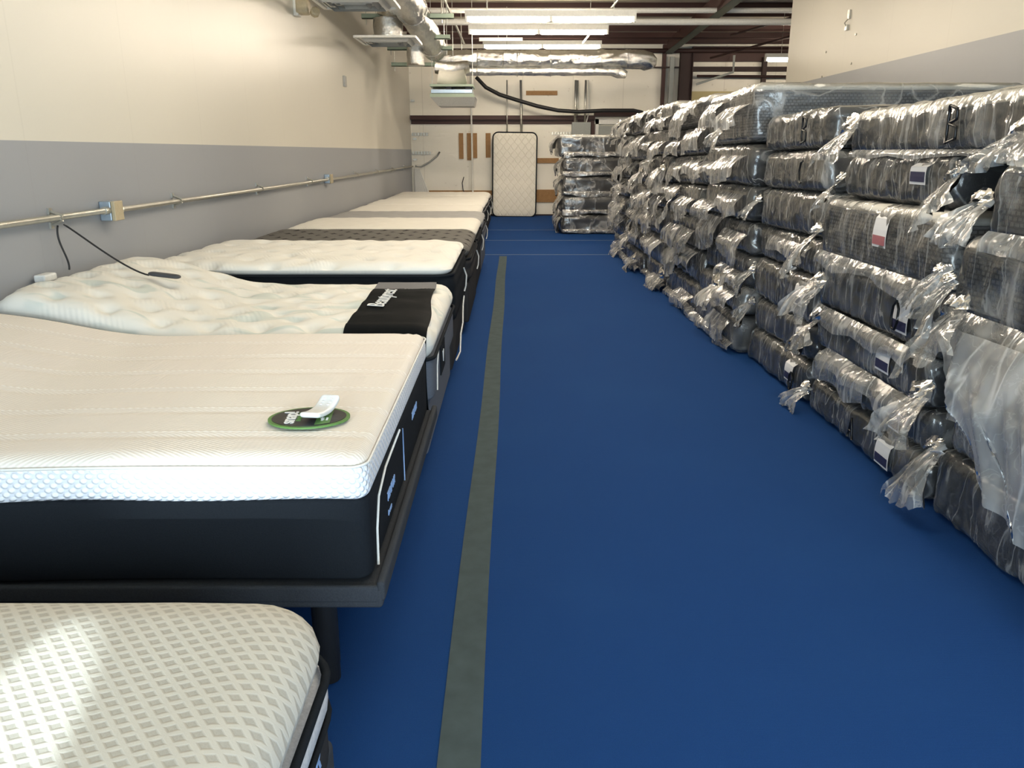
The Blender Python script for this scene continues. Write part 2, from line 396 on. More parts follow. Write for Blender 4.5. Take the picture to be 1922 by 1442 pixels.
def plastic(name, a0, a1, tint, streak=(7, 34, 3), rough=.16, bump=.5, white=.75):
    """clear polythene: thin film that lets most light through, milky where it bunches"""
    m, nt, out = newmat(name); g = G(nt); v = g.coord()
    oi = nt.nodes.new('ShaderNodeObjectInfo').outputs['Random']
    off = g.comb(g.math('MULTIPLY', oi, 37), g.math('MULTIPLY', oi, 91), g.math('MULTIPLY', oi, 13))
    va = nt.nodes.new('ShaderNodeVectorMath'); va.operation = 'ADD'; g.put(va, '0', v); g.put(va, '1', off); v2 = va.outputs[0]
    n1 = g.noise(g.map(v2, streak, rot=(.35, 0, 0)), 1.0, 2, .45, .5)
    ridge = g.math('SUBTRACT', 1, g.math('MULTIPLY', g.math('ABSOLUTE', g.math('SUBTRACT', n1, .5)), 2))
    r1 = g.ramp(ridge, .93, 1.0)
    n2 = g.noise(g.map(v2, (2, 4, 2.2), rot=(-.5, 0, 0)), 1.0, 2, .5, .5); cloud = g.ramp(n2, .52, .70)
    n3 = g.noise(v2, 11, 3, .5, .6)
    rid3 = g.ramp(g.math('SUBTRACT', 1, g.math('MULTIPLY', g.math('ABSOLUTE', g.math('SUBTRACT', n3, .5)), 2)), .95, 1.)
    dens = g.math('ADD', g.math('MULTIPLY', r1, .34), g.math('MULTIPLY', cloud, .26))
    dens = g.math('ADD', dens, g.math('MULTIPLY', rid3, .10))
    lw = nt.nodes.new('ShaderNodeLayerWeight'); lw.inputs[0].default_value = .35
    dens = g.math('ADD', dens, g.math('MULTIPLY', g.math('POWER', lw.outputs['Facing'], 3), .35))
    fac = g.math('MULTIPLY_ADD', dens, a1, a0, clamp=True)
    h = g.math('ADD', g.math('MULTIPLY', ridge, 1.0), g.math('MULTIPLY', n3, .35))
    bn = g.bump(h, bump, .025)
    dif = nt.nodes.new('ShaderNodeBsdfDiffuse'); dif.inputs[0].default_value = tint; g.put(dif, 'Normal', bn)
    trl = nt.nodes.new('ShaderNodeBsdfTranslucent'); trl.inputs[0].default_value = tint
    dm = nt.nodes.new('ShaderNodeMixShader'); dm.inputs[0].default_value = .3
    nt.links.new(dif.outputs[0], dm.inputs[1]); nt.links.new(trl.outputs[0], dm.inputs[2])
    tr = nt.nodes.new('ShaderNodeBsdfTransparent'); tr.inputs[0].default_value = rgb(.97, .975, .98)
    m1 = nt.nodes.new('ShaderNodeMixShader'); g.put(m1, '0', fac)
    nt.links.new(tr.outputs[0], m1.inputs[1]); nt.links.new(dm.outputs[0], m1.inputs[2])
    gl = nt.nodes.new('ShaderNodeBsdfGlossy'); gl.inputs['Roughness'].default_value = rough; gl.inputs[0].default_value = rgb(1, 1, 1); g.put(gl, 'Normal', bn)
    fr = nt.nodes.new('ShaderNodeFresnel'); fr.inputs[0].default_value = 1.5; g.put(fr, 'Normal', bn)
    m2 = nt.nodes.new('ShaderNodeMixShader'); g.put(m2, '0', g.math('MULTIPLY_ADD', fr.outputs[0], 1.1, .02, clamp=True))
    nt.links.new(m1.outputs[0], m2.inputs[1]); nt.links.new(gl.outputs[0], m2.inputs[2])
    nt.links.new(m2.outputs[0], out.inputs[0]); return m
M['bag'] = plastic('clear_polythene', .07, .85, rgb(.82, .82, .81), (3, 13, 2.0), .17, .4)
M['bag_milky'] = plastic('bunched_polythene', .20, 1.15, rgb(.84, .84, .83), (4, 8, 2), .15, .5)
M['bag_sheet'] = plastic('loose_polythene_sheet', .34, 1.0, rgb(.86, .88, .90), (3, 5, 1.5), .16, .5)

# ------------------------------------------------------------------ room shell
XL, XR, YB, YF = -2.49, 4.0, 20.6, -2.2
WR_END = 12.45
XF = 11.0
def ztop(y): return 4.0+.05*(YB-y)      # purlin undersides; roof climbs toward the front
struct('floor', MB().box(-2.7, XF, YF-.2, YB+.2, -.12, 0), M['carpet'])
struct('wall_left', MB().box(XL-.15, XL, YF, YB, 0, 5.4), M['wall_left'])
struct('wall_back', MB().box(XL-.15, XF, YB, YB+.15, 0, 4.4), M['wall_back'])
struct('wall_right', MB().box(XR, XR+.15, YF, WR_END, 0, 5.3), M['wall_right'])
struct('wall_far', MB().box(XF, XF+.15, YF, YB, 0, 5.4), M['wall_plain'])
mb = MB()                                # front wall with shop windows behind the camera
W = [(-2.2, -.75, .35, 2.6), (-.35, 1.25, 0.05, 2.4), (1.6, 3.8, .35, 2.6)]
xs = [XL-.15]
for w in W:
    mb.box(xs[-1], w[0], YF-.15, YF, 0, 5.4); mb.box(w[0], w[1], YF-.15, YF, 0, w[2]); mb.box(w[0], w[1], YF-.15, YF, w[3], 5.4); xs.append(w[1])
mb.box(xs[-1], XF, YF-.15, YF, 0, 5.4)
struct('wall_front', mb, M['wall_plain'])
for i, w in enumerate(W):
    o = struct('window_%d' % (i+1), MB().box(w[0], w[1], YF-.09, YF-.08, w[2], w[3]), M['glass'])
# roof: pleated insulation deck over purlins
def deck(u, v):
    y = YF+(YB-YF)*u; x = XL-.15+(XF-XL)*v
    s = .03*math.sin(PI*((YB-y) % 1.5)/1.5)
    return (x, y, ztop(y)+.27-s)
struct('ceiling', MB().grid(152, 4, deck), M['vinyl'])
ords = ['nearest', 'second', 'third', 'fourth', 'fifth', 'sixth', 'seventh', 'eighth', 'ninth', 'tenth', 'eleventh', 'twelfth']
for k in range(7):
    y = YB-.12-1.5*k; z = ztop(y)
    mb = MB().box(XL, XF, y-.012, y, z, z+.26).box(XL, XF, y-.07, y, z, z+.012)
    o = mb.build('roof_purlin', M['red_iron'])
    tag(o, 'dark red steel roof purlin under the cream insulation, %s' % ('against the back wall' if k == 0 else ords[k]+' out from the back wall'), 'beam', 'roof purlins')
    for q in range(1): pass
# pale round pipes and a dark conduit that cross under the roof
for (y, z, r, mt, lab) in ((15.1, 3.72, .055, 'white_metal', 'cream round pipe crossing right behind the nearest lit lamp'),
                           (15.6, 3.98, .045, 'white_metal', 'cream round pipe crossing at the very top of the picture'),
                           (18.3, 3.86, .02, 'dark_iron', 'thin dark conduit crossing under the roof behind the second lamp'),
                           (20.2, 3.83, .05, 'dark_iron', 'dark steel pipe running along the top of the back wall')):
    x0, x1 = (-2.3, 7.0) if mt != 'dark_iron' else (-1.6, 9)
    tag(MB().tube([(x0, y, z), ((x0+x1)/2, y, z), (x1, y, z)], r, 10).build('ceiling_pipe', M[mt], smooth=True), lab, 'pipe')
# main frame: rafter, column, eave beams
t = thing('steel_rafter', (3.7, 20.3, 3.8), 'dark red steel rafter with pale green lower flange running forward from the back wall column', 'beam')
mb = MB()
y0, z0, y1, z1 = 20.35, 3.78, 9.0, 4.06
mb.quad([(3.66, y0, z0), (3.66, y1, z1), (3.66, y1, z1+.5), (3.66, y0, z0+.28)]).quad([(3.70, y0, z0), (3.70, y0, z0+.28), (3.70, y1, z1+.5), (3.70, y1, z1)])
mb.quad([(3.66, y0, z0), (3.66, y0, z0+.28), (3.70, y0, z0+.28), (3.70, y0, z0)])
mb.build('web', M['red_iron'], t)
mb = MB(); mb.quad([(3.60, y0, z0), (3.78, y0, z0), (3.78, y1, z1), (3.60, y1, z1)]).quad([(3.60, y0, z0+.012), (3.60, y1, z1+.012), (3.78, y1, z1+.012), (3.78, y0, z0+.012)])
mb.quad([(3.78, y0, z0), (3.78, y0, z0+.03), (3.78, y1, z1+.03), (3.78, y1, z1)])
mb.build('lower_flange', M['flange'], t)
tag(MB().box(3.98, 4.28, 20.28, 20.3, 0, 3.85).box(3.98, 4.0, 20.2, 20.4, 0, 3.85).box(4.26, 4.28, 20.2, 20.4, 0, 3.85).build('steel_column', M['dark_iron']), 'dark red steel column standing at the back wall right of the grey door', 'column')
tag(MB().box(3.76, 3.86, 20.36, 20.44, 0, 3.72).build('steel_angle', M['grey_metal']), 'narrow pale steel angle with a bolt hole left of the dark column', 'column')
tag(MB().box(3.60, 3.68, 20.46, 20.59, 0, 4.0).build('steel_girt_post', M['red_iron']), 'slim dark red post on the back wall beside the pale steel angle', 'column')
tag(MB().box(4.3, 10.9, 20.45, 20.59, 3.62, 3.95).build('steel_eave_beam', M['red_iron']), 'deep dark red beam over the roll-up door at right', 'beam')
tag(MB().box(2.5, 10.9, 20.40, 20.44, 3.47, 3.50).box(4.3, 10.9, 20.44, 20.58, 3.40, 3.5).build('steel_track_beam', M['dark_iron']), 'thin dark rail below the deep beam over the roll-up door', 'beam')
# girt on the back wall
tag(MB().box(XL+.02, 2.02, YB-.14, YB-.005, 2.30, 2.40).box(XL+.02, 2.02, YB-.03, YB-.005, 2.20, 2.32).build('wall_girt', M['red_iron']), 'dark red horizontal steel girt across the back wall', 'beam')
tag(MB().box(1.93, 2.02, YB-.12, YB-.005, 0, 2.2).build('door_jamb_post', M['red_iron']), 'dark red upright under the end of the wall girt', 'column')
tag(MB().box(2.0, 3.62, YB-.14, YB-.005, 2.37, 2.47).build('door_header_beam', M['red_iron']), 'dark red header over the grey door on the back wall', 'beam')
# door in back wall
o = struct('door_1', MB().box(2.12, 3.34, YB-.05, YB-.003, 0, 2.16), M['grey_metal'])
mb = MB(); mb.box(2.04, 2.12, YB-.08, YB-.002, 0, 2.32).box(3.34, 3.42, YB-.08, YB-.002, 0, 2.32).box(2.04, 3.42, YB-.08, YB-.002, 2.2, 2.32)
struct('trim_1', mb, M['white_metal'])
struct('trim_2', MB().box(XL, 4.0, YB-.012, YB-.001, 0, .035), M['dark_iron'])
# roll-up door at the far right bay
t = thing('roll_up_door', (6.5, YB-.06, 0), 'yellowish roll-up door with a pale vertical rail at the far right of the back wall', 'door')
mb = MB()
for k in range(11):
    mb.box(4.34, 8.6, YB-.06, YB-.03, .27*k, .27*k+.255)
mb.build('slat_curtain', simple('yellow_door_paint', rgb(.55, .46, .22), .5, nsc=3), t)
MB().box(5.97, 6.06, YB-.12, YB-.061, 0, 3.02).build('rail', M['white_metal'], t)
tag(MB().tube([(5.2, 20.1, 3.72), (5.2, 20.1, 3.35), (4.35, 20.1, 3.08)], .03, 6).build('door_track_brace', M['grey_metal']), 'bent grey track brace left of the roll-up door', 'brace')
tag(MB().box(5.95, 6.05, 20.3, 20.42, 3.0, 3.7).build('door_hanger_post', M['dark_iron']), 'short dark post hanging above the rail of the roll-up door', 'post')
tag(MB().tube([(4.4, 20.3, 3.28), (7.8, 20.3, 3.26)], .03, 8).build('torsion_bar', M['dark_iron']), 'dark torsion bar above the roll-up door', 'bar')
for (a, b, lab) in (((4.3, 17, 3.75), (7.2, 13.6, 4.35), 'upper slanting dark brace rod beside the right partition'), ((4.3, 18.6, 3.5), (7.4, 14.4, 4.1), 'lower slanting dark brace rod beside the right partition')):
    tag(MB().tube([a, b], .022, 6).build('brace_rod', M['dark_iron']), lab, 'rod')

# ------------------------------------------------------------------ fluorescent fixtures
def fixture(x, y, z, label, lit=(1, 1), hang=True):
    t = thing('fluorescent_fixture', (x, y, z), label, 'lamp', 'ceiling lamps')
    MB().box(x-1.22, x+1.22, y-.035, y+.035, z+.02, z+.10).build('housing', M['white_metal'], t)
    for s in (0, 1):
        x0 = x-1.2+1.21*s
        pts = [(x0+.02, y, z-.02), (x0+.06, y, z-.02), (x0+.6, y, z-.02), (x0+1.13, y, z-.02), (x0+1.17, y, z-.02)]
        MB().tube(pts, [.02, .036, .038, .036, .02], 12).build('lamp_tube', M['tube'] if lit[s] else M['white_metal'], t, smooth=True)
    MB().box(x-1.22, x-1.19, y-.03, y+.03, z-.05, z+.02).box(x-.015, x+.02, y-.03, y+.03, z-.05, z+.02).box(x+1.19, x+1.22, y-.03, y+.03, z-.05, z+.02).build('lampholder', M['white_metal'], t)
    zt = ztop(y)
    for s in (-.9, .9):
        MB().tube([(x+s, y, z+.1), (x+s, y, zt+.1)], .005, 5).build('hanger_wire', M['galv'], t)
    return t
# pixel-fitted: three lit rows in view
fixture(.55, 12.4, 3.38, 'bright twin-tube ceiling lamp, nearest and widest in view')
fixture(.46, 15.1, 3.57, 'lit ceiling lamp right behind the widest one')
fixture(.62, 17.7, 3.64, 'farthest lit ceiling lamp, low over the foil duct')
fixture(.62, 9.7, 3.45, 'ceiling lamp overhead just above the top of the picture')
fixture(.62, 6.9, 3.5, 'ceiling lamp overhead in the middle of the aisle')
fixture(.62, 4.1, 3.5, 'ceiling lamp overhead above the second bed')
fixture(6.35, 17.4, 3.36, 'lit ceiling lamp in the far right bay past the partition')
fixture(6.6, 8.0, 3.4, 'ceiling lamp hidden in the right bay behind the partition')
tag(MB().box(-.62, .2, 16.3, 16.36, 3.56, 3.62).build('unlit_batten', M['white_metal']), 'thin unlit white batten between the second and farthest lamps', 'lamp')

# ------------------------------------------------------------------ foil ducts
def ductdisp(seed, amp=.018, ring=None):
    def f(i, k, p, th):
        d = amp*nz(p.x*5+seed, p.y*5+math.cos(th)*2, p.z*5+math.sin(th)*2)+amp*.8*(.5-abs(nz(p.x*17, p.y*17+math.cos(th)*4, seed+math.sin(th)*4)))
        return d
    return f
def lin(a, b, n): return [tuple(a[q]+(b[q]-a[q])*i/n for q in range(3)) for i in range(n+1)]
t = thing('foil_duct', (-1.42, 12, 3.5), 'big silver foil duct running along the left wall under the roof', 'duct')
pts = lin((-1.42, 5.5, 3.72), (-1.42, 15.9, 3.37), 200)
MB().tube(pts, .21, 36, disp=ductdisp(3)).build('duct_run', M['foil'], t, smooth=True)
for q in (9.2, 12.3, 15.2):
    z = 3.72-.35*(q-5.5)/10.4
    MB().tube([(-1.42+.22*math.cos(a), q, z+.22*math.sin(a)) for a in [2*PI*i/24 for i in range(24)]], .012, 6, closed=True).build('duct_band', M['foil'], t)
t = thing('foil_duct', (0.5, 16.5, 3.25), 'thick silver foil duct crossing the aisle left to right before the back wall', 'duct')
pts = lin((-1.5, 16.5, 3.26), (2.35, 16.5, 3.26), 160)+[(2.5, 16.5, 3.25), (2.62, 16.5, 3.22), (2.70, 16.5, 3.17), (2.74, 16.5, 3.12)]
rr = [.165]*161+[.17, .17, .13, .05]
MB().tube(pts, rr, 40, disp=ductdisp(8, .024)).build('duct_run', M['foil'], t, smooth=True)
for x in (-.66, -.17, .1, .74, 1.7, 2.2):
    MB().tube([(x, 16.5+.175*math.cos(a), 3.26+.175*math.sin(a)) for a in [2*PI*i/24 for i in range(24)]], .010, 6, closed=True).build('duct_band', M['foil'], t)
t = thing('foil_duct', (0.5, 16.4, 3.04), 'thinner foil duct slung just under the thick crossing duct', 'duct')
pts = lin((-1.4, 16.42, 3.035), (1.9, 16.42, 3.035), 140)+[(2.05, 16.42, 3.02), (2.2, 16.42, 2.97)]
MB().tube(pts, [.075]*141+[.11, .06], 16, disp=ductdisp(15, .015)).build('duct_run', M['foil'], t, smooth=True)
for x in (-.66, .1, .74):
    MB().tube([(x, 16.42+.09*math.cos(a), 3.035+.09*math.sin(a)) for a in [2*PI*i/20 for i in range(20)]], .009, 6, closed=True).build('duct_band', M['foil'], t)
def diffuser(x, y, z, s, label, collar):
    t = thing('air_diffuser', (x, y, z), label, 'vent', 'square ceiling diffusers')
    mb = MB()
    mb.box(x-s, x+s, y-s, y+s, z+.012, z+.02)
    for a in (-1, 1):
        mb.box(x-s, x+s, y+a*s-.02, y+a*s+.02, z-.01, z+.02); mb.box(x+a*s-.02, x+a*s+.02, y-s, y+s, z-.01, z+.02)
    mb.build('frame', M['white_metal'], t)
    mb = MB()
    for k, q in enumerate((.82, .6, .38)):
        w = s*q
        for (ax, ay, bx, by) in ((-w, -w, w, -w), (w, -w, w, w), (w, w, -w, w), (-w, w, -w, -w)):
            k2 = .86
            mb.quad([(x+ax, y+ay, z-.0), (x+bx, y+by, z-.0), (x+bx*k2, y+by*k2, z-.05), (x+ax*k2, y+ay*k2, z-.05)])
    mb.build('louver', M['neutral'], t)
    MB().tube(lin((x, y, z+.02), (x, y, z+collar), 8), .2, 18, disp=ductdisp(x*7+y, .02)).build('foil_collar', M['foil'], t, smooth=True)
    MB().tube([(x, y, z+collar), (x+.05, y, z+collar+.12), (x+.2, y, z+collar+.17), (x+.45, y, z+collar+.17)], .17, 16, disp=ductdisp(x*3+y, .02)).build('foil_branch', M['foil'], t, smooth=True)
diffuser(-1.79, 12.55, 3.10, .42, 'square white air diffuser under a foil collar at the left wall', .30)
diffuser(-1.72, 9.6, 3.13, .42, 'large air diffuser cut off by the top edge of the picture', .3)
t = thing('foil_collar', (-1.62, 15, 3.1), 'crumpled foil collar hanging left of the duct crossing', 'duct')
MB().tube(lin((-1.66, 14.8, 2.98), (-1.66, 14.8, 3.3), 8), .14, 18, disp=ductdisp(44, .03)).build('foil_sleeve', M['foil'], t, smooth=True)
t = thing('air_unit', (-1.1, 15.6, 2.3), 'boxy diffuser unit with pale green frame hanging under the duct elbow', 'vent')
MB().box(-1.48, -.70, 15.3, 16.0, 2.50, 2.56).box(-1.48, -.70, 15.3, 16.0, 2.68, 2.72).build('green_frame', M['green_strut'], t)
MB().box(-1.46, -.72, 15.32, 15.98, 2.57, 2.63).build('steel_tray', M['galv_blue'], t)
mb = MB(); zc = 2.50
mb.v = [(-1.48, 15.3, zc), (-.66, 15.3, zc), (-.66, 16.1, zc), (-1.48, 16.1, zc), (-1.34, 15.42, zc-.15), (-.7, 15.42, zc-.15), (-.7, 16.0, zc-.15), (-1.34, 16.0, zc-.15)]
mb.f = [(0,1,5,4), (1,2,6,5), (2,3,7,6), (3,0,4,7), (4,5,6,7), (3,2,1,0)]; mb.mi = [0]*6
mb.build('hood', M['neutral'], t)
MB().box(-1.2, -1.1, 15.4, 15.9, 2.63, 2.68).box(-.85, -.75, 15.4, 15.9, 2.63, 2.68).build('rubber_pad', M['black'], t)
for (x) in (-1.46, -.72):
    MB().tube([(x, 15.6, 2.5), (x, 15.6, ztop(15.6))], .006, 5).build('hanger_rod', M['galv'], t)
MB().tube([(-1.35, 15.65, 2.86), (-1.1, 15.65, 2.82), (-.85, 15.65, 2.88)], [.13, .15, .12], 14, disp=ductdisp(5, .03)).build('flexible_boot', simple('canvas_boot', rgb(.55, .53, .46), .5, nsc=10), t, smooth=True)
MB().tube([(-1.4, 15.75, 3.04), (-1.1, 15.7, 3.0), (-.8, 15.75, 3.05)], [.1, .12, .1], 14, disp=ductdisp(9, .03)).build('foil_elbow', M['foil'], t, smooth=True)
for i, (x0, x1, y, z, lab) in enumerate(((-2.2, -.85, 12.75, 3.42, 'pale green strut crossing above the square diffuser'), (-2.25, -1.0, 14.0, 3.30, 'pale green strut just past the square diffuser'),
                        (-2.2, -1.05, 15.2, 3.27, 'pale green strut over the crumpled foil collar'), (-2.25, -1.0, 16.0, 3.08, 'lowest green strut at the duct elbow'))):
    t = thing('hanger_strut', (x0, y, z), lab, 'strut')
    MB().box(x0, x1, y-.03, y+.03, z, z+.012).box(x0, x1, y-.03, y-.02, z, z+.07).build('angle_bar', M['green_strut'], t)
    for x in (x0+.06, x1-.1):
        MB().tube([(x, y, z-.08), (x, y, ztop(y)+.15)], .006, 5).build('threaded_rod', M['galv'], t)
for (a, b, r, lab) in (((-1.05, 13.0, 4.3), (-1.05, 13.0, 3.4), .012, 'thin hanger rod left of the lamps'),
                       ((-.98, 16.7, 4.2), (-.98, 16.7, 3.4), .010, 'hanger rod above the duct corner'),
                       ((-.1, 16.6, 4.2), (-.1, 16.6, 3.42), .010, 'hanger rod holding the crossing duct')):
    tag(MB().tube([a, b], r, 6).build('hanger_rod', M['galv']), lab, 'rod')
tag(MB().tube([(-1.25, 14.0, 4.25), (-.9, 16.2, 3.5)], .022, 6).build('slanting_conduit', M['galv']), 'slanting grey conduit left of the lit lamps', 'conduit')
tag(MB().tube([(2.0, 14.5, 4.25), (1.3, 18.5, 3.55)], .02, 6).build('slanting_conduit', M['galv']), 'slanting grey conduit right of the lit lamps', 'conduit')

# ------------------------------------------------------------------ back wall things
yb = YB-.02
def board(x0, x1, z0, z1, lab, th=.03):
    tag(MB().box(x0, x1, YB-th, YB-.002, z0, z1).build('wood_board', M['wood']), lab, 'board', 'wood boards on the back wall')
board(-1.31, -1.20, 1.38, 1.99, 'leftmost upright wood board on the back wall')
board(-1.11, -1.01, 1.35, 1.99, 'upright wood board half behind the white wall pipe')
board(-.96, -.86, 1.40, 1.99, 'upright wood board just right of the white wall pipe')
board(-.65, -.53, 1.41, 1.99, 'upright wood board left of the leaning mattress')
for i, (x0, lab) in enumerate(((-.36, 'first'), (-.17, 'second'), (.01, 'third'), (.33, 'fourth'))):
    board(x0, x0+.15, 1.5, 1.96, '%s short wood board from the left peeking above the leaning mattress' % lab)
board(.34, 1.10, 2.87, 2.97, 'wood board high on the wall under the foil duct')
board(.55, 1.16, 1.28, 1.40, 'wood board right of the leaning mattress at mid height')
board(-2.12, -.4, .50, .62, 'thin long wood plank low on the wall behind the far bed')
board(-.4, 1.16, .33, .64, 'wide wood plank low on the wall behind the leaning mattress')
def pipe(pts, r, lab, mat='white_metal', name='wall_conduit'):
    return tag(MB().tube(pts, r, 8).build(name, M[mat], smooth=True), lab, 'pipe')
pipe([(-.99, 20.35, 3.4), (-.97, 20.35, .55)], .02, 'long thin white pipe down the back wall beside the boards')
pipe([(-.12, 20.4, 3.2), (-.12, 20.4, 1.97)], .016, 'thin grey conduit above the left half of the leaning mattress', 'galv')
pipe([(.21, 20.4, 3.2), (.23, 20.4, 1.97)], .028, 'thicker grey conduit above the right half of the leaning mattress', 'galv')
pipe([(1.53, 20.42, 3.2), (1.53, 20.42, 2.22)], .03, 'left grey conduit into the top of the panel box', 'galv')
pipe([(1.58, 20.48, 3.2), (1.58, 20.48, 2.22)], .02, 'second grey conduit into the top of the panel box', 'galv')
pipe([(1.77, 20.42, 3.2), (1.77, 20.42, 2.22)], .025, 'third conduit into the top of the panel box', 'galv')
pipe([(1.83, 20.42, 3.2), (1.87, 20.42, 2.5), (1.80, 20.42, 2.22)], .014, 'rightmost thin white cable into the panel box')
tag(MB().box(1.46, 1.91, 20.38, YB-.003, 1.90, 2.24).build('panel_box', M['grey_metal']), 'grey electrical panel box under the conduits on the back wall', 'box')
t = tag(MB().tube([(-.85, 20.2, 3.25), (-.62, 20.2, 3.02), (-.3, 20.2, 2.86), (.1, 20.2, 2.74), (.6, 20.2, 2.60), (1.1, 20.2, 2.50), (1.6, 20.2, 2.47), (2.2, 20.2, 2.50), (2.9, 20.2, 2.50), (3.2, 20.2, 2.44), (3.6, 20.2, 2.40)], .045, 8).build('cable_bundle', M['black'], smooth=True), 'thick black cable bundle sagging across the back wall under the duct', 'cable')
for (x0, x1, z, lab) in ((XL+.03, -2.05, 1.94, 'upper perforated metal strip by the left corner'), (XL+.03, -2.03, 1.50, 'lower perforated metal strip by the left corner'), (.98, 1.5, 1.96, 'perforated metal strip left of the panel box')):
    mb = MB()
    mb.box(x0, x1, yb-.008, yb+.018, z-.008, z-.001).box(x0, x1, yb-.008, yb+.018, z+.05, z+.057)
    n = int((x1-x0)/.07)
    for k in range(n+1): mb.box(x0+k*.07, x0+k*.07+.03, yb-.008, yb+.018, z, z+.05)
    tag(mb.build('slotted_strip', M['galv']), lab, 'bracket')
for (x, z, lab) in ((-2.42, 2.72, 'tiny wall bracket above the girt in the left corner'), (-2.40, 1.83, 'tiny wall bracket below the upper slotted strip'), (-2.41, 1.34, 'tiny wall bracket above the conduit end'), (1.09, 1.54, 'tiny wall bracket right of the leaning mattress')):
    tag(MB().box(x-.04, x+.05, yb-.02, yb+.018, z, z+.05).build('wall_bracket', M['galv']), lab, 'bracket')
pipe([(-2.40, 20.5, 1.22), (-2.25, 20.5, 1.2), (-2.05, 20.5, 1.3), (-1.85, 20.5, 1.45), (-1.78, 20.5, 1.55)], .022, 'bent flexible conduit rising from the corner onto the back wall', 'galv')
pipe([(-1.2, 20.56, .95), (-1.24, 20.54, .8), (-1.22, 20.54, .62), (-1.17, 20.55, .55)], .01, 'short curved loose wire low on the back wall', 'black', 'loose_wire')
tag(MB().grid(14, 10, lambda u, v: (-2.42+.42*u*(.3+.7*(1-v)), 20.52+.02*math.sin(u*40), .4+.75*v)).build('draped_sheet', M['white_metal'], smooth=True), 'pale pleated sheet hanging in the back left corner', 'sheet')

tag(MB().box(XR-.02, XR-.001, 10.27, 10.33, 3.06, 3.16).box(XR-.03, XR-.001, 10.29, 10.35, 2.94, 3.0).tube([(XR-.02, 10.3, 3.06), (XR-.05, 10.31, 3.02), (XR-.02, 10.32, 2.98)], .008, 6).build('wall_hook', M['galv']), 'small metal hook bracket high on the right partition', 'hook')
for (y, z, lab) in ((10.05, 2.86, 'tiny screw on the right partition just under the hook'), (10.95, 2.77, 'tiny screw on the right partition left of the hook'), (10.1, 2.55, 'lowest right tiny screw on the right partition'), (11.0, 2.48, 'lowest left tiny screw on the right partition')):
    o = MB().tube([(XR-.012, y, z), (XR+.01, y, z)], .013, 8).build('wall_screw', M['galv']); tag(o, lab, 'screw', 'screws in the right partition')
# leaning twin mattress
t = thing('leaning_mattress', (.05, 20.2, 0), 'cream quilted twin mattress with black edge standing against the back wall', 'mattress')
lean = Matrix.Translation((.05, 20.28, 0)) @ Matrix.Rotation(-.03, 4, 'X') @ Matrix.Rotation(.012, 4, 'Y')
def qd(P, n):
    if abs(n.y) > .6:
        a = math.sin((P.x+P.z*.85)*5.6*PI); b = math.sin((P.x-P.z*.85)*5.6*PI)
        P = P+n*(.008*abs(a*b)-.02*math.exp(-((P.z+.12)/.12)**2))
    return P
mb = MB().rbox((0, 0, 1.0), (.535, .085, 1.0), (.13, .04, .13), (24, 2, 44), qd); xf(mb, lean); mb.build('quilted_body', M['quilt'], t, smooth=True)
def rrect(cx, cz, hx, hz, r, n=6):
    pts = []
    for (sx, sz, a0) in ((1, 1, 0), (-1, 1, PI/2), (-1, -1, PI), (1, -1, 1.5*PI)):
        for k in range(n+1):
            a = a0+.5*PI*k/n; pts.append((cx+sx*(hx-r)+r*math.cos(a), cz+sz*(hz-r)+r*math.sin(a)))
    return pts
for s in (-1, 1):
    mb = MB().tube([(p[0], s*.065, p[1]) for p in rrect(0, 1.0, .535, 1.0, .13)], .017, 6, closed=True); xf(mb, lean); mb.build('black_piping', M['black_fab'], t, smooth=True)

# ------------------------------------------------------------------ left wall things
CX = XL+.05; CZ = 1.205
pipe(lin((CX, -1.0, CZ+.02), (CX, 4.9, CZ+.005), 4), .017, 'near half of the galvanized conduit on the left wall', 'galv')
pipe(lin((CX, 5.1, CZ), (CX, 10.9, CZ-.01), 4), .017, 'middle run of galvanized conduit between the two wall boxes', 'galv')
pipe(lin((CX, 11.1, CZ-.01), (CX, 20.4, CZ), 4), .017, 'far run of galvanized conduit up to the back wall', 'galv')
for (y, lab) in ((4.98, 'steel outlet box with beige cover on the near left wall conduit'), (11.0, 'steel outlet box farther along the left wall conduit')):
    t = thing('outlet_box', (XL, y, CZ), lab, 'outlet', 'outlet boxes on the conduit')
    MB().rbox((XL+.035, y, CZ), (.035, .058, .058), .006, (1, 2, 2)).build('steel_box', M['galv_blue'], t)
    MB().rbox((XL+.082, y, CZ), (.012, .055, .058), .005, (1, 2, 2)).build('cover_plate', M['beige'], t)
    MB().tube([(CX, y-.11, CZ+.005), (CX, y-.055, CZ+.005)], .024, 10).build('connector', M['galv'], t)
    MB().tube([(CX, y+.055, CZ), (CX, y+.11, CZ)], .024, 10).build('connector', M['galv'], t)
for i, y in enumerate((4.38, 6.0, 8.0, 10.0, 13, 15, 17, 19)):
    o = MB().tube([(XL+.012, y, CZ+.035), (CX+.018, y, CZ+.012), (CX+.02, y, CZ-.008), (XL+.012, y, CZ-.035)], .009, 6).box(XL, XL+.012, y-.015, y+.015, CZ+.02, CZ+.055).box(XL, XL+.012, y-.015, y+.015, CZ-.055, CZ-.02).build('conduit_clamp', M['galv'])
    tag(o, 'small galvanized conduit clamp, %s along the left wall from the camera' % ords[i], 'clamp', 'conduit clamps')
t = thing('wired_remote', (-2.0, 4.1, .95), 'grey hand remote on a thin black cord lying on the raised third bed', 'remote')
REM = Vector((-1.86, 4.42, .845))
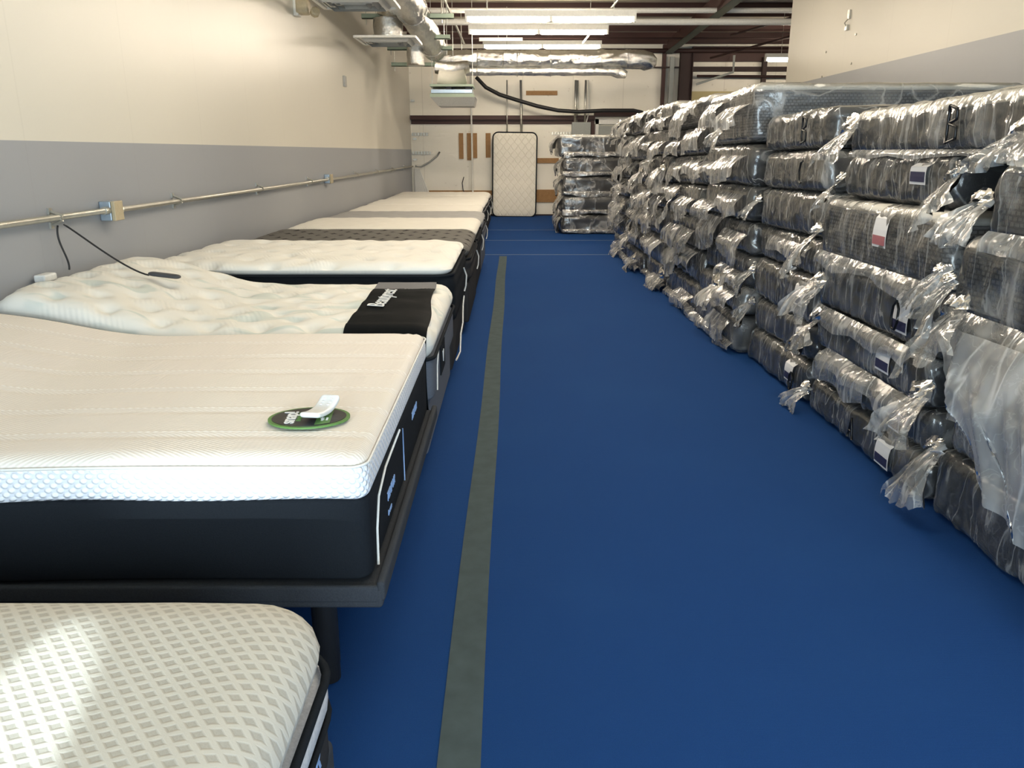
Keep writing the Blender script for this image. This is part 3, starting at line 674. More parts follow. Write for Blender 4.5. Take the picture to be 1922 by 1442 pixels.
# cord runs from the clamp down both ways
def bez(a, b, c, d, n=18):
    a, b, c, d = map(Vector, (a, b, c, d)); return [((1-t)**3*a+3*(1-t)**2*t*b+3*(1-t)*t*t*c+t**3*d) for t in [i/n for i in range(n+1)]]
MB().tube(bez((XL+.05, 4.42, 1.17), (-2.36, 4.42, 1.12), (-2.14, 4.42, .92), (-2.01, 4.42, .893)), .005, 6).build('cord', M['black'], t, smooth=True)
MB().tube(bez((XL+.05, 4.36, 1.17), (XL+.03, 4.34, 1.08), (XL+.08, 4.38, 1.0), (XL+.07, 4.37, .93)), .005, 6).build('cord', M['black'], t, smooth=True)
mb = MB().rbox((0, 0, 0), (.088, .026, .012), (.03, .02, .01), (8, 3, 2)); xf(mb, Matrix.Translation((-1.925, 4.42, .893)) @ Matrix.Rotation(.12, 4, 'Y')); mb.build('handset', simple('grey_handset', rgb(.05, .055, .062), .45), t, smooth=True)
t = thing('emergency_light', (XL, 10.2, 3.1), 'beige two-head emergency light high on the left wall', 'lamp')
MB().rbox((XL+.03, 9.98, 3.14), (.03, .07, .10), .01, (2, 2, 2)).build('back_plate', M['white_metal'], t)
MB().rbox((XL+.10, 9.98, 3.14), (.075, .08, .08), .03, (2, 3, 3)).build('battery_case', M['beige'], t, smooth=True)
mb = MB().lathe((0, 0, 0), [(.04, -.04), (.055, -.02), (.055, .03), (.035, .04)], 8); xf(mb, Matrix.Translation((XL+.24, 9.95, 3.08)) @ Matrix.Rotation(1.2, 4, 'X') @ Matrix.Rotation(.4, 4, 'Y')); mb.build('lamp_head', M['beige'], t)
tag(MB().rbox((XL+.018, 12.6, 2.55), (.018, .06, .075), .006, (1, 2, 2)).build('blank_wall_plate', M['neutral']), 'small grey blank plate on the upper left wall', 'plate')

# ------------------------------------------------------------------ floor marks
mb = MB()
def tapeq(u, v):
    y = 0.4+12.0*u; return (-.198+.115*v+.004*math.sin(y*1.7), y, .0025)
mb.grid(60, 3, tapeq)
tag(mb.build('floor_tape', M['tape']), 'long grey-green tape strip stuck down the aisle carpet', 'tape')
for i, y in enumerate((12.6, 14.7, 16.7)):
    tag(MB().box(XL, 3.6, y-.008, y+.008, 0, .003).build('carpet_seam', M['seam']), 'thin pale cross seam in the blue carpet, %s from the camera' % ords[i], 'seam', 'carpet seams')

# ------------------------------------------------------------------ display beds (left)
def ring(mb, x0, x1, y0, y1, z, R, r, deform=None, n=6, step=24):
    c = rrect((x0+x1)/2, (y0+y1)/2, (x1-x0)/2, (y1-y0)/2, R, n)
    pts = []
    for i in range(len(c)):
        a = c[i]; b = c[(i+1) % len(c)]; L = math.hypot(b[0]-a[0], b[1]-a[1]); k = max(1, int(L/.12))
        for q in range(k):
            p = Vector((a[0]+(b[0]-a[0])*q/k, a[1]+(b[1]-a[1])*q/k, z)); pts.append(deform(p) if deform else p)
    return mb.tube(pts, r, 6, closed=True)

def slab(x0, x1, y0, y1, z0, z1, r, n, disp=None, deform=None):
    c = ((x0+x1)/2, (y0+y1)/2, (z0+z1)/2); C = Vector(c)
    def f(P, nn):
        Q = P+C
        if disp: Q = Q+nn*disp(Q, nn)
        if deform: Q = deform(Q)
        return Q-C
    return MB().rbox(c, ((x1-x0)/2, (y1-y0)/2, (z1-z0)/2), r, n, f)

# ---- bed 1 (nearest, bottom left)
X1 = -.40
t = thing('mattress', (-1.4, .8, .30), 'nearest cream lattice-knit mattress at the bottom left corner', 'mattress', 'display mattresses on the left')
def d1(Q, n): return .004*nz(Q.x*3, Q.y*3, 1)-.03*ss(1.1, 1.6, Q.y)*max(0, n.z)*0
slab(-2.38, X1+.01, .02, 1.545, .47, .655, (.15, .15, .10), (10, 10, 2), d1).build('top_panel', M['lattice'], t, smooth=True)
ring(MB(), -2.38, X1+.012, .02, 1.545, .492, .13, .010).build('black_piping', M['black_fab'], t, smooth=True)
slab(-2.385, X1+.012, .015, 1.55, .405, .488, (.13, .13, .02), (8, 8, 2)).build('mesh_ribbon', M['rib_white'], t, smooth=True)
ring(MB(), -2.38, X1+.012, .02, 1.545, .402, .13, .007).build('black_piping', M['black_fab'], t, smooth=True)
slab(-2.38, X1+.005, .02, 1.54, .26, .42, (.12, .12, .03), (8, 8, 3)).build('border', M['char_fab'], t, smooth=True)
mb = text_mb('TEMPUR', .075, .25, .001, 1.0); xf(mb, Matrix.Translation((X1+.0075, 1.22, .36)) @ Matrix.Rotation(PI/2, 4, 'Z') @ Matrix.Rotation(PI/2, 4, 'X')); mb.build('embroidered_logo', M['ink_blue'], t)
t = thing('bed_base', (-1.4, .8, 0), 'low dark base under the nearest lattice-knit mattress', 'bed base', 'bed bases on the left')
MB().rbox((-1.39, .78, .195), (.98, .76, .065), .02, (2, 2, 1)).build('platform', M['base_fab'], t)
for x in (-2.2, -.62):
    for y in (.16, 1.4): MB().lathe((x, y, 0), [(.028, 0), (.03, .01), (.034, .14)], 12).build('leg', M['black'], t, smooth=True)

# ---- bed 2 (foam mattress on adjustable base)
def df2(P):
    P = P.copy(); P.z += .10*ss(-1.55, -2.45, P.x)-.012*math.exp(-((P.x+1.6)/.35)**2); return P
t = thing('mattress', (-1.4, 2.8, .4), 'thick white ribbed foam mattress with black lower half, second from camera', 'mattress', 'display mattresses on the left')
XA = -.395
def d2t(Q, n):
    l = abs(((Q.y+.02)*4.35) % 1-.5); g_ = math.exp(-(l/.05)**2)*.004 if n.z > .7 else 0
    e = .004*math.exp(-((Q.x-(XA-.10))/.010)**2)*(n.z > .3)
    e2 = .004*math.exp(-((Q.x-(XA-.05))/.008)**2)*(n.z > .3)
    return -g_+.003*nz(Q.x*4, Q.y*4, 0)-e-e2
slab(-2.42, XA, 2.0, 3.56, .70, .765, (.05, .06, .06), (90, 110, 1), d2t, df2).build('top_panel', M['herring'], t, smooth=True)
def wav(P):
    Q = df2(P)
    if P.z < .645: Q.z += .004*math.sin(P.x*9)
    return Q
slab(-2.425, XA+.004, 1.994, 3.564, .628, .742, (.045, .045, .03), (24, 16, 4), None, wav).build('upper_border', M['dots'], t, smooth=True)
slab(-2.42, XA+.001, 2.0, 3.56, .385, .645, (.05, .05, .02), (24, 16, 4), None, df2).build('lower_border', M['black_fab'], t, smooth=True)
ring(MB(), -2.425, XA+.004, 1.992, 3.566, .738, .05, .004, df2).build('edge_piping', M['white_piping'], t, smooth=True)
pts = [(XA+.004, 2.10, .39), (XA+.004, 2.11, .50), (XA+.004, 2.16, .58), (XA+.004, 2.3, .615), (XA+.004, 2.62, .622)]
MB().tube(pts, .004, 6).build('white_piping', M['white_piping'], t, smooth=True)
MB().tube([(XA+.004, 2.70, .60), (XA+.004, 2.70, .40)], .0025, 6).build('blue_piping', M['ink_blue'], t, smooth=True)
side = lambda y, z: Matrix.Translation((XA+.0025, y, z)) @ Matrix.Rotation(PI/2, 4, 'Z') @ Matrix.Rotation(PI/2, 4, 'X')
mb = text_mb('TEMPUR', .045, .2, .0012); xf(mb, side(2.40, .50)); mb.build('embroidered_logo', M['ink_blue'], t)
mb = text_mb('breeze', .026, .2, .0012); xf(mb, side(2.36, .445)); mb.build('embroidered_logo', M['ink_blue'], t)
mb = text_mb('TEMPUR', .045, .3, .0012); xf(mb, side(3.05, .55)); mb.build('embroidered_logo', M['ink_blue'], t)
t = thing('bed_base', (-1.4, 2.8, 0), 'slate upholstered adjustable base under the white ribbed foam mattress', 'bed base', 'bed bases on the left')
slab(-2.42, XA+.035, 1.965, 3.58, .325, .385, (.012, .012, .012), (14, 4, 1), None, df2).build('platform', M['base_fab'], t)
MB().rbox((XA+.03, 2.78, .375), (.012, .81, .03), .01, (1, 4, 1)).rbox((-1.2, 1.972, .370), (.83, .01, .025), .008, (4, 1, 1)).build('retainer_rim', M['base_fab'], t, smooth=True)
for x in (-2.25, -.560):
    for y in (2.10, 3.42): MB().lathe((x, y, 0), [(.030, 0), (.036, .004), (.036, .06), (.038, .062), (.038, .30), (.045, .33)], 20).build('leg', M['black'], t, smooth=True)

# ---- sign and remote on bed 2
t = thing('promo_sign', (-.62, 2.32, .77), 'oval black and green promo card lying on the white ribbed mattress', 'sign')
SM = Matrix.Translation((-.615, 2.30, .772)) @ Matrix.Rotation(.10, 4, 'Z')
def ell(a, b, z0, z1, n=48):
    return MB().lathe((0, 0, 0), [(1, z0), (1, z1)], n)
mb = ell(1, 1, 0, .005); mb.v = [(v[0]*.122, v[1]*.098, v[2]) for v in mb.v]; xf(mb, SM); mb.build('card', M['green'], t)
mb = ell(1, 1, .005, .0062); mb.v = [(v[0]*.111, v[1]*.087, v[2]) for v in mb.v]; xf(mb, SM); mb.build('black_print', M['sign_black'], t)
mb = MB().quad([(.025, -.082, .0068), (.068, -.066, .0068), (.068, .066, .0068), (.025, .082, .0068)]); xf(mb, SM); mb.build('green_band', M['green'], t)
mb = text_mb('snap!', .060, 0, .0006, .92, .001); xf(mb, SM @ Matrix.Translation((-.056, -.005, .0075)) @ Matrix.Rotation(PI/2, 4, 'Z')); mb.build('white_lettering', M['sign_white'], t)
mb = text_mb('FINANCE', .020, 0, .0005); xf(mb, SM @ Matrix.Translation((-.026, .0, .0075)) @ Matrix.Rotation(PI/2, 4, 'Z')); mb.build('green_lettering', M['green'], t)
for k, s in enumerate(('apply', 'now')):
    mb = text_mb(s, .014, 0, .0004); xf(mb, SM @ Matrix.Translation((.042+.014*k, -.03, .0078)) @ Matrix.Rotation(PI/2, 4, 'Z')); mb.build('small_print', M['sign_white'], t)
t = thing('remote_control', (-.61, 2.33, .79), 'curved white bed remote resting across the oval card', 'remote')
def rem(P, n):
    P = P.copy(); P.z += .045*(P.y/.075)**2*(.5 if P.y < 0 else 1.0)*.5; P.x += .1*P.y; return P
RM = Matrix.Translation((-.583, 2.315, .7915)) @ Matrix.Rotation(-.12, 4, 'Z')
mb = MB().rbox((0, 0, 0), (.031, .078, .009), (.012, .012, .007), (4, 14, 2), rem); xf(mb, RM); mb.build('handset', simple('white_handset', rgb(.78, .79, .80), .35), t, smooth=True)
for k in range(6):
    x = -.011+.022*(k % 2); y = .028+.014*(k//2)
    mb = MB().lathe((x+.1*y, y, .009+.0225*(y/.075)**2), [(.0045, 0), (.0045, .002)], 10); xf(mb, RM); mb.build('button', M['label_paper'], t)

# ---- bed 3 (teal damask, raised head, black foot cover)
def df3(P):
    P = P.copy(); P.z += .175*ss(-1.45, -2.35, P.x); return P
t = thing('mattress', (-1.4, 4.4, .4), 'white damask mattress with teal leaves and raised head, third from camera', 'mattress', 'display mattresses on the left')
def tufts(px, py, amp, w=.055):
    def f(Q, n):
        if n.z < .5: return 0
        r = round(Q.y/py); ox = .5 if int(r) % 2 else 0
        dx = (Q.x/px-ox)-round(Q.x/px-ox); dy = Q.y/py-r
        d2 = (dx*px)**2+(dy*py)**2
        return -amp*math.exp(-d2/w**2)+amp*.35*nz(Q.x*7, Q.y*7, 3)
    return f
slab(-2.43, -.375, 3.64, 5.10, .58, .750, (.10, .10, .085), (120, 96, 2), tufts(.24, .17, .036, .045), df3).build('top_panel', M['white_teal'], t, smooth=True)
ring(MB(), -2.43, -.37, 3.635, 5.105, .605, .10, .009, df3).build('black_piping', M['black_fab'], t, smooth=True)
slab(-2.42, -.378, 3.65, 5.09, .385, .61, (.07, .07, .03), (16, 12, 3), None, df3).build('border', M['grey_fab'], t, smooth=True)
MB().tube([(-.375, 3.85, .40), (-.374, 3.87, .52), (-.374, 3.95, .585), (-.374, 4.35, .60)], .004, 6).build('white_piping', M['white_piping'], t, smooth=True)
MB().box(-.382, -.371, 4.05, 4.3, .42, .57).build('black_patch', M['black_fab'], t)
mb = text_mb('V', .09, 0, .002); xf(mb, Matrix.Translation((-.369, 4.17, .495)) @ Matrix.Rotation(PI/2, 4, 'Z') @ Matrix.Rotation(PI/2, 4, 'X')); mb.build('emblem', M['white_piping'], t)
MB().rbox((-2.44, 4.17, .918), (.03, .06, .02), .01, (1, 2, 1)).build('care_tag', M['white_piping'], t)
t = thing('bed_base', (-1.4, 4.4, 0), 'grey fabric base under the teal damask mattress', 'bed base', 'bed bases on the left')
slab(-2.42, -.41, 3.66, 5.12, .12, .375, (.02, .02, .02), (10, 4, 2), None, lambda P: df3(P) if P.z > .25 else P).build('platform', M['grey_fab'], t)
for x in (-2.25, -.62):
    for y in (3.8, 4.98): MB().lathe((x, y, 0), [(.03, 0), (.036, .01), (.036, .13)], 14).build('leg', M['black'], t, smooth=True)
# throw over the foot
t = thing('foot_cover', (-.7, 4.4, .78), 'black satin foot cover with white script lying over the damask mattress', 'cover')
def throw(u, v, w0=0.0, w1=1.0):
    # v runs along: far edge -> near edge -> down the near side
    s = v*1.90
    xl = -.84+.05*min(1, s/1.45); xr = -.485+.09*min(1, s/1.45)+.008*math.sin(s*7); x = xl+(xr-xl)*u
    top = .762
    if s < 1.47: y = 5.09-s
    else: y = 3.622
    z = top+.004*nz(x*9, y*9, 2)+.003*math.sin(y*18)
    if y < 3.76: z = top-.085*(1-math.sqrt(max(0, 1-((3.76-y)/.14)**2)))
    if y > 4.99: z = top-.085*(1-math.sqrt(max(0, 1-((y-4.99)/.12)**2)))
    if s >= 1.47: z = top-.085-(s-1.47)
    if x > -.475: z -= .085*(1-math.sqrt(1-((x+.475)/.12)**2))
    return (x, y, z)
MB().grid(16, 60, lambda u, v: throw(u, .16+.84*v)).build('satin_panel', M['satin'], t, smooth=True)
MB().grid(16, 12, lambda u, v: throw(u, .17*v)).build('grey_end_band', M['strip_fab'], t, smooth=True)
mb = text_mb('Beautyrest', .135, .35, .0015, .92); xf(mb, Matrix.Translation((-.715, 4.40, .771)) @ Matrix.Rotation(PI/2, 4, 'Z')); mb.build('white_script', M['sign_white'], t)

# ---- beds 4..11
def farbed(idx, y0, y1, zt, mat_top, mat_side, label, blabel, x1=-.40, th=.33, r=(.14, .14, .09), px=.3, py=.26, amp=.02, strap=True, n=(40, 30, 2), base='char_fab', edge='black_fab', side=.12):
    t = thing('mattress', (-1.4, (y0+y1)/2, zt-th), label, 'mattress', 'display mattresses on the left')
    zm = zt-side
    slab(-2.44, x1, y0, y1, zm-.02, zt, r, n, tufts(px, py, amp, .05)).build('top_panel', mat_top, t, smooth=True)
    ring(MB(), -2.44, x1+.006, y0-.004, y1+.004, zm-.01, .13, .011).build('edge_piping', M[edge], t, smooth=True)
    def bulge(Q, nn): return .012*abs(math.sin((Q.z-zt)/.11*PI)) if abs(nn.z) < .5 else 0
    slab(-2.43, x1+.004, y0+.01, y1-.01, zt-th, zm, (.12, .12, .03), (12, 14, 8), bulge).build('border', mat_side, t, smooth=True)
    if strap:
        ym = y0+.62*(y1-y0)
        MB().tube([(x1+.025, ym, zt-.16), (x1+.045, ym, zt-.22), (x1+.04, ym-.01, zt-.30), (x1+.028, ym, zt-.34)], .013, 6, flat=.5).build('handle_strap', M['white_piping'], t, smooth=True)
    b = thing('bed_base', (-1.4, (y0+y1)/2, 0), blabel, 'bed base', 'bed bases on the left')
    slab(-2.42, x1-.01, y0+.02, y1-.02, .10, zt-th-.004, (.03, .03, .02), (6, 6, 2)).build('box_spring', M[base], b, smooth=True)
    for x in (-2.2, x1-.16):
        for y in (y0+.2, y1-.2): MB().lathe((x, y, 0), [(.03, 0), (.035, .02), (.035, .11)], 10).build('leg', M['black'], b)
    return t
t = farbed(4, 5.27, 6.80, .845, M['white_knit'], M['black_fab'], 'puffy white knit mattress with deep black side, fourth from camera', 'black box spring under the puffy white mattress', px=.40, py=.22, amp=.045, n=(110, 84, 2), th=.42, r=(.12, .12, .05), side=.075)
MB().tube([(-.385, 6.35, .44), (-.375, 6.05, .42), (-.375, 5.98, .30), (-.375, 5.72, .27), (-.375, 5.62, .16), (-.39, 5.42, .15)], .006, 6).build('white_piping', M['white_piping'], t, smooth=True)
farbed(5, 6.90, 8.42, .79, M['tuft'], M['char_fab'], 'charcoal mattress with small dark star tufts, fifth from camera', 'charcoal box spring under the star-tufted mattress', px=.22, py=.34, amp=.010, x1=-.37)
farbed(6, 8.54, 10.05, .78, M['white_far'], M['black_fab'], 'cream quilted mattress right behind the charcoal tufted one', 'dark box spring behind the charcoal bed', x1=-.38)
farbed(7, 10.15, 11.66, .745, M['pale_grey'], M['grey_fab'], 'pale grey mattress between two cream ones', 'grey box spring under the pale grey mattress', x1=-.38, base='grey_fab')
farbed(8, 11.76, 13.18, .735, M['white_far'], M['black_fab'], 'cream mattress directly behind the pale grey one', 'dark box spring directly behind the pale grey bed', x1=-.46, edge='strip_fab')
farbed(9, 13.36, 14.76, .735, M['white_far'], M['black_fab'], 'cream mattress third in the row from the back wall', 'dark box spring third in the row from the back wall', x1=-.46, edge='strip_fab')
farbed(10, 14.94, 16.34, .71, M['white_far'], M['black_fab'], 'cream mattress next to last before the back wall', 'dark box spring next to last before the back wall', x1=-.46, edge='strip_fab')
farbed(11, 16.54, 17.94, .715, M['white_far'], M['black_fab'], 'farthest cream mattress, last in the row before the back wall', 'farthest dark box spring, last before the back wall', x1=-.46, edge='strip_fab')

# ------------------------------------------------------------------ wrapped mattresses (right)
def film(mb, P, U, V, N, w, h, seed, nu=28, nv=12, amp=.03, rag=.35, curl=.05, taper=0.0, sag=0.0):
    """a loose crumpled plastic sheet from P, spanning U*w and dropping V*h, standing off along N"""
    P, U, V, N = map(Vector, (P, U, V, N))
    def f(u, v):
        q = u*w*4.5+seed*1.7; k0 = math.floor(q); t_ = q-k0
        r0 = noise.cell(Vector((k0+.5, seed, 1.5))); r1 = noise.cell(Vector((k0+1.5, seed, 1.5)))
        ln = h*(1-rag*.5+rag*(r0+(r1-r0)*t_))
        tw = 1-taper*v
        uu = (u-.5)*tw+.5
        a = w*uu; b = ln*v
        fold = (1-2*abs(nz(a*7+b*1.5+seed, b*1.6, seed)))*.9+nz(a*4, b*3, seed+4)*.8
        cr = (1-2*abs(nz(a*14+seed, b*9, seed*3)))*.22
        e = min(1, v*2.5+.12)
        off = curl*math.sin(min(1, v*1.4)*PI*.55)+amp*e*(fold+cr-.5)
        return P+U*(a+.02*nz(b*9, a*4, seed))+V*(b+sag*math.sin(u*PI)*v)+N*(off+.008)
    mb.grid(nu, nv, f); return mb

def fan(mb, c, s, seed, n=26, m=12):
    """bag end gathered at a pinch and flaring out below it"""
    C = Vector(c); rr = random.Random(int(seed*97)); ang = rr.uniform(-.45, .3); L = s[2]*3.0; W = s[1]*3.2
    D = Vector((-.25, math.sin(ang), -math.cos(ang))).normalized(); S = Vector((0, math.cos(ang), math.sin(ang)))
    def f(u, v):
        w = W*(.45+1.0*v**.8); a = (u-.5)*w
        pl = (1-2*abs(nz(u*7+seed, v*1.1, seed)))
        ln = L*(.85+.3*nz(u*3, seed, .5)+.10*noise.cell(Vector((math.floor(u*5), seed, .5))))
        puff = s[0]*1.3*math.sin(min(1, v*1.1)*PI*.62)
        return C+Vector((0, 0, s[2]))+S*a+D*(ln*v)+Vector((-1, 0, 0))*(puff+.030*pl*(.35+v)+.01*nz(a*30, v*6, seed))
    mb.grid(n, m, f)
    # the puckered head above the pinch
    def g_(u, v):
        th = PI*(u-.5)*1.1; r = s[1]*(.35+.75*v)*(1+.25*nz(u*6+seed, v*2, seed))
        return C+Vector((0, 0, s[2]))+S*(math.sin(th)*r)-D*(math.cos(th)*r*.8)+Vector((-1, 0, 0))*(s[0]*.5*(1-v)+.02*(1-2*abs(nz(u*9, seed, v))))
    mb.grid(20, 6, g_); return mb

LETTERS = {
 'B': [[(0, 1), (0, 0)], [(0, 1), (.55, .9), (.55, .62), (0, .52), (.6, .42), (.62, .1), (0, 0)]],
 'A': [[(0, 0), (.35, 1), (.7, 0)], [(.12, .38), (.6, .36)]],
 'O': [[(.35, 1), (.08, .8), (0, .4), (.15, .05), (.4, .02), (.6, .3), (.6, .75), (.35, 1)]],
 'D': [[(.1, 1), (.1, 0)], [(0, 1), (.55, .85), (.65, .4), (.4, .05), (0, .02)]],
 'C': [[(.5, .95), (.2, .9), (0, .5), (.15, .1), (.5, .02)]],
}
rnd = random.Random(5)
KG = 'wrapped mattresses stacked on the right'
def wrapped(xf_, y0, y1, z0, z1, label, seed, kind='plain', L=2.0, near=False, letter=None, lab=None, flap=None, tails=(), ny=44, lab_mat='label_navy', toppy=False):
    x0, x1 = xf_, xf_+L
    t = thing('wrapped_mattress', (x0, (y0+y1)/2, z0), label, 'mattress', KG)
    e = .012; hz = (z1-z0)/2
    c = ((x0+x1)/2, (y0+y1)/2, (z0+z1)/2)
    r = min(.07, hz*.6)
    tilt = rnd.uniform(-.012, .012)
    def core(P, n):
        return P+n*(.004*nz(P.x*3+seed, P.y*3, P.z*3))+Vector((0, 0, tilt*P.y-.006*math.sin(P.y*2.2)))
    MB().rbox(c, ((x1-x0)/2-e, (y1-y0)/2-e, hz-.006), (.06, .07, r), (4, 8, 2), core).build('mattress_body', M['knit_grey'] if kind == 'knit' else M['char_fab'], t, smooth=True)
    if kind == 'knit' or toppy:
        MB().rbox((c[0], c[1], z1-.035), ((x1-x0)/2-e+.002, (y1-y0)/2-e+.002, .033), (.06, .07, .031), (4, 8, 1), core).build('top_panel', M['white_far'], t, smooth=True)
    if kind == 'knit':
        for zz in (z0+.05, z1-.055):
            ring(MB(), x0+e-.003, x1-e, y0+e-.003, y1-e+.003, zz, .07, .008).build('edge_piping', M['strip_fab'], t, smooth=True)
    def bagd(P, n):
        g1 = 1-2*abs(nz(P.y*6+P.z*2.2+seed*3+P.x*4, P.z*1.6+seed, P.x*2))
        g2 = 1-2*abs(nz(P.y*15-P.z*5+seed, P.z*2, seed*2+P.x*11))
        g3 = nz(P.x*5, P.y*5, P.z*5+seed)
        am = .016 if abs(n.z) < .8 else .007
        d = am*max(0, g1-.35)*1.2+am*.7*max(0, g2-.6)*2+.008*g3+.003
        d = max(.001, d)
        if n.z < -.6: d *= .2
        return P+n*d+Vector((0, 0, tilt*P.y-.006*math.sin(P.y*2.2)))
    MB().rbox(c, ((x1-x0)/2-.004, (y1-y0)/2-.004, hz-.003), (.06, .06, r), (14 if near else 6, ny, 10), bagd, ne=4).build('plastic_bag', M['bag'], t, smooth=True)
    if lab is not None:
        ly, fz = lab; w = .075; zt = z1-.035; zb = z0+(z1-z0)*fz
        f = lambda y, z: x0-.020-.004*math.sin((z-zb)*30)
        MB().grid(4, 6, lambda u, v: (f(0, zb+(zt-zb)*v)+(.028*ss(.8, 1, v)), ly-w+2*w*u, zb+(zt-zb)*v)).build('paper_label', M['label_paper'], t)
        q = t.children[-1]
        MB().grid(4, 2, lambda u, v: (f(0, zb+.02+.045*v)-.002, ly-w*.9+1.8*w*u, zb+.012+.045*v)).build('printed_band', M[lab_mat], q)
    if letter is not None:
        ch, ly, lz, hh = letter
        mb = MB()
        for st in LETTERS[ch]:
            pts = [(x0-.044-.004*nz(a*3, b*3, seed), ly-a*hh*.75, lz+b*hh) for (a, b) in st]
            # smooth a little
            sm = []
            for i in range(len(pts)-1):
                for k in range(4):
                    sm.append(tuple(pts[i][q]+(pts[i+1][q]-pts[i][q])*k/4 for q in range(3)))
            sm.append(pts[-1]); mb.tube(sm, .0065, 6)
        mb.build('marker_letter', M['marker'], t, smooth=True)
    if flap is not None:
        for (fy0, fy1, zt, h, amp, curl) in flap:
            film(MB(), (x0-.01, fy0, zt), (0, 1, 0), (0, 0, -1), (-1, 0, 0), fy1-fy0, h, seed+fy0*3, nu=max(12, int((fy1-fy0)*34)), nv=12, amp=amp, curl=curl).build('bag_flap', M['bag_milky'], t, smooth=True)
    for (ty, tz, sx, sy, sz) in tails:
        fan(MB(), (x0-.015, ty, tz), (sx, sy, sz), seed+ty).build('bag_tail', M['bag_milky'], t, smooth=True)
    return t
FR = ['floor', 'second', 'third', 'fourth', 'fifth', 'sixth', 'seventh', 'eighth']
def lv(i, n, tail):
    s = 'bottom' if i == 0 else ('top' if i == n-1 else ords[i])
    return 'plastic-wrapped dark mattress, %s %s' % (s+(' one' if s in ('bottom', 'top') else ' from the floor'), tail)

# column A, nearest (cut by the right edge)
A = [(0, .31), (.31, .61), (.61, .90), (.90, 1.22), (1.22, 1.525)]
TA = 'in the nearest stack at the right edge'
wrapped(1.87, 1.75, 3.30, *A[0], lv(0, 5, TA), 1, near=True, tails=[(3.27, .2, .06, .07, .10)])
wrapped(1.88, 1.75, 3.25, *A[1], lv(1, 5, TA), 2, near=True, flap=[(2.2, 3.2, .60, .16, .02, .03)])
tA = wrapped(1.84, 1.75, 3.30, *A[2], 'plastic-wrapped dark mattress with a long milky sheet hanging from it at the right edge', 3, near=True, tails=[(3.22, .84, .07, .10, .09)])
def sheet(u, v):
    # u: near edge .. far edge, v: top .. hem; far edge slants toward the camera going down
    yt = 1.9+1.37*u; yb_ = 1.7+.92*u
    y = yt+(yb_-yt)*v; z = .91-.04*u-(.62-.10*u+.06*noise.cell(Vector((math.floor(u*4), 3, 1))))*v
    fold = (1-2*abs(nz(y*3.5-z*1.8, z*1.2, 7)))*.05+(1-2*abs(nz(y*9-z*5, z*2.5, 3)))*.018
    return (1.80-.035-.06*math.sin(min(1, v*2)*PI/2)-fold*min(1, .25+v*2), y, z)
MB().grid(64, 40, sheet).build('hanging_sheet', M['bag_sheet'], tA, smooth=True)
wrapped(1.82, 1.75, 3.28, *A[3], 'plastic-wrapped grey knit mattress above the long hanging sheet at right', 4, 'knit', near=True, tails=[(3.27, .96, .04, .05, .07)], flap=[(1.9, 3.25, .94, .12, .015, .03)])
wrapped(1.84, 1.7, 3.14, *A[4], 'short plastic-wrapped grey knit mattress second from top at the right edge', 5, 'knit', near=True, tails=[(3.16, 1.30, .05, .07, .06)], flap=[(2.2, 3.1, 1.26, .10, .015, .03)])
# column B
B = [(0, .215), (.215, .42), (.42, .66), (.66, .95), (.95, 1.30), (1.30, 1.535), (1.54, 1.775)]
wrapped(1.86, 3.36, 4.78, *B[0], 'bottom wrapped mattress with white label and marked A, second stack', 10, near=True, letter=('A', 4.08, .07, .11), lab=(3.72, .2), tails=[(4.78, .08, .06, .06, .05)])
wrapped(1.88, 3.38, 4.74, *B[1], 'wrapped mattress with plain white label just above the one marked A', 11, near=True, lab=(3.70, .15), letter=('A', 3.86, .22, .08), flap=[(4.0, 4.7, .40, .16, .02, .03)])
wrapped(1.85, 3.42, 4.76, *B[2], 'wrapped mattress with folded glossy film and tilted label, second stack', 12, near=True, lab=(3.82, .35), flap=[(3.45, 4.5, .46, .15, .03, .06)], tails=[(4.72, .50, .06, .10, .08), (3.42, .42, .07, .09, .08)])
wrapped(1.86, 3.40, 4.80, *B[3], 'wrapped mattress with label marked O in the second stack', 13, near=True, lab=(3.72, .22), letter=('O', 3.765, .735, .14), flap=[(3.6, 4.75, .68, .10, .015, .03)], tails=[(4.76, .72, .07, .08, .08)])
wrapped(1.83, 3.36, 4.78, *B[4], 'wrapped grey knit mattress with pink-edged label in the second stack', 14, 'knit', near=True, lab=(3.98, .42), lab_mat='label_red', flap=[(3.5, 4.75, 1.0, .10, .015, .03)], tails=[(4.80, 1.0, .07, .07, .09), (3.36, 1.0, .03, .05, .06)])
wrapped(1.88, 3.50, 4.66, *B[5], 'wrapped mattress with small label second from top in the second stack', 15, near=True, lab=(3.78, .45), flap=None, tails=[(3.46, 1.38, .05, .07, .07), (4.66, 1.34, .05, .06, .05)])
wrapped(1.86, 2.75, 4.62, *B[6], 'long wrapped mattress marked B lying on top across the two nearest stacks', 16, near=True, letter=('B', 3.50, 1.585, .15), ny=60, toppy=True, tails=[(4.55, 1.60, .06, .10, .07), (2.98, 1.57, .05, .09, .05)], flap=[(2.8, 4.5, 1.56, .045, .01, .025)])
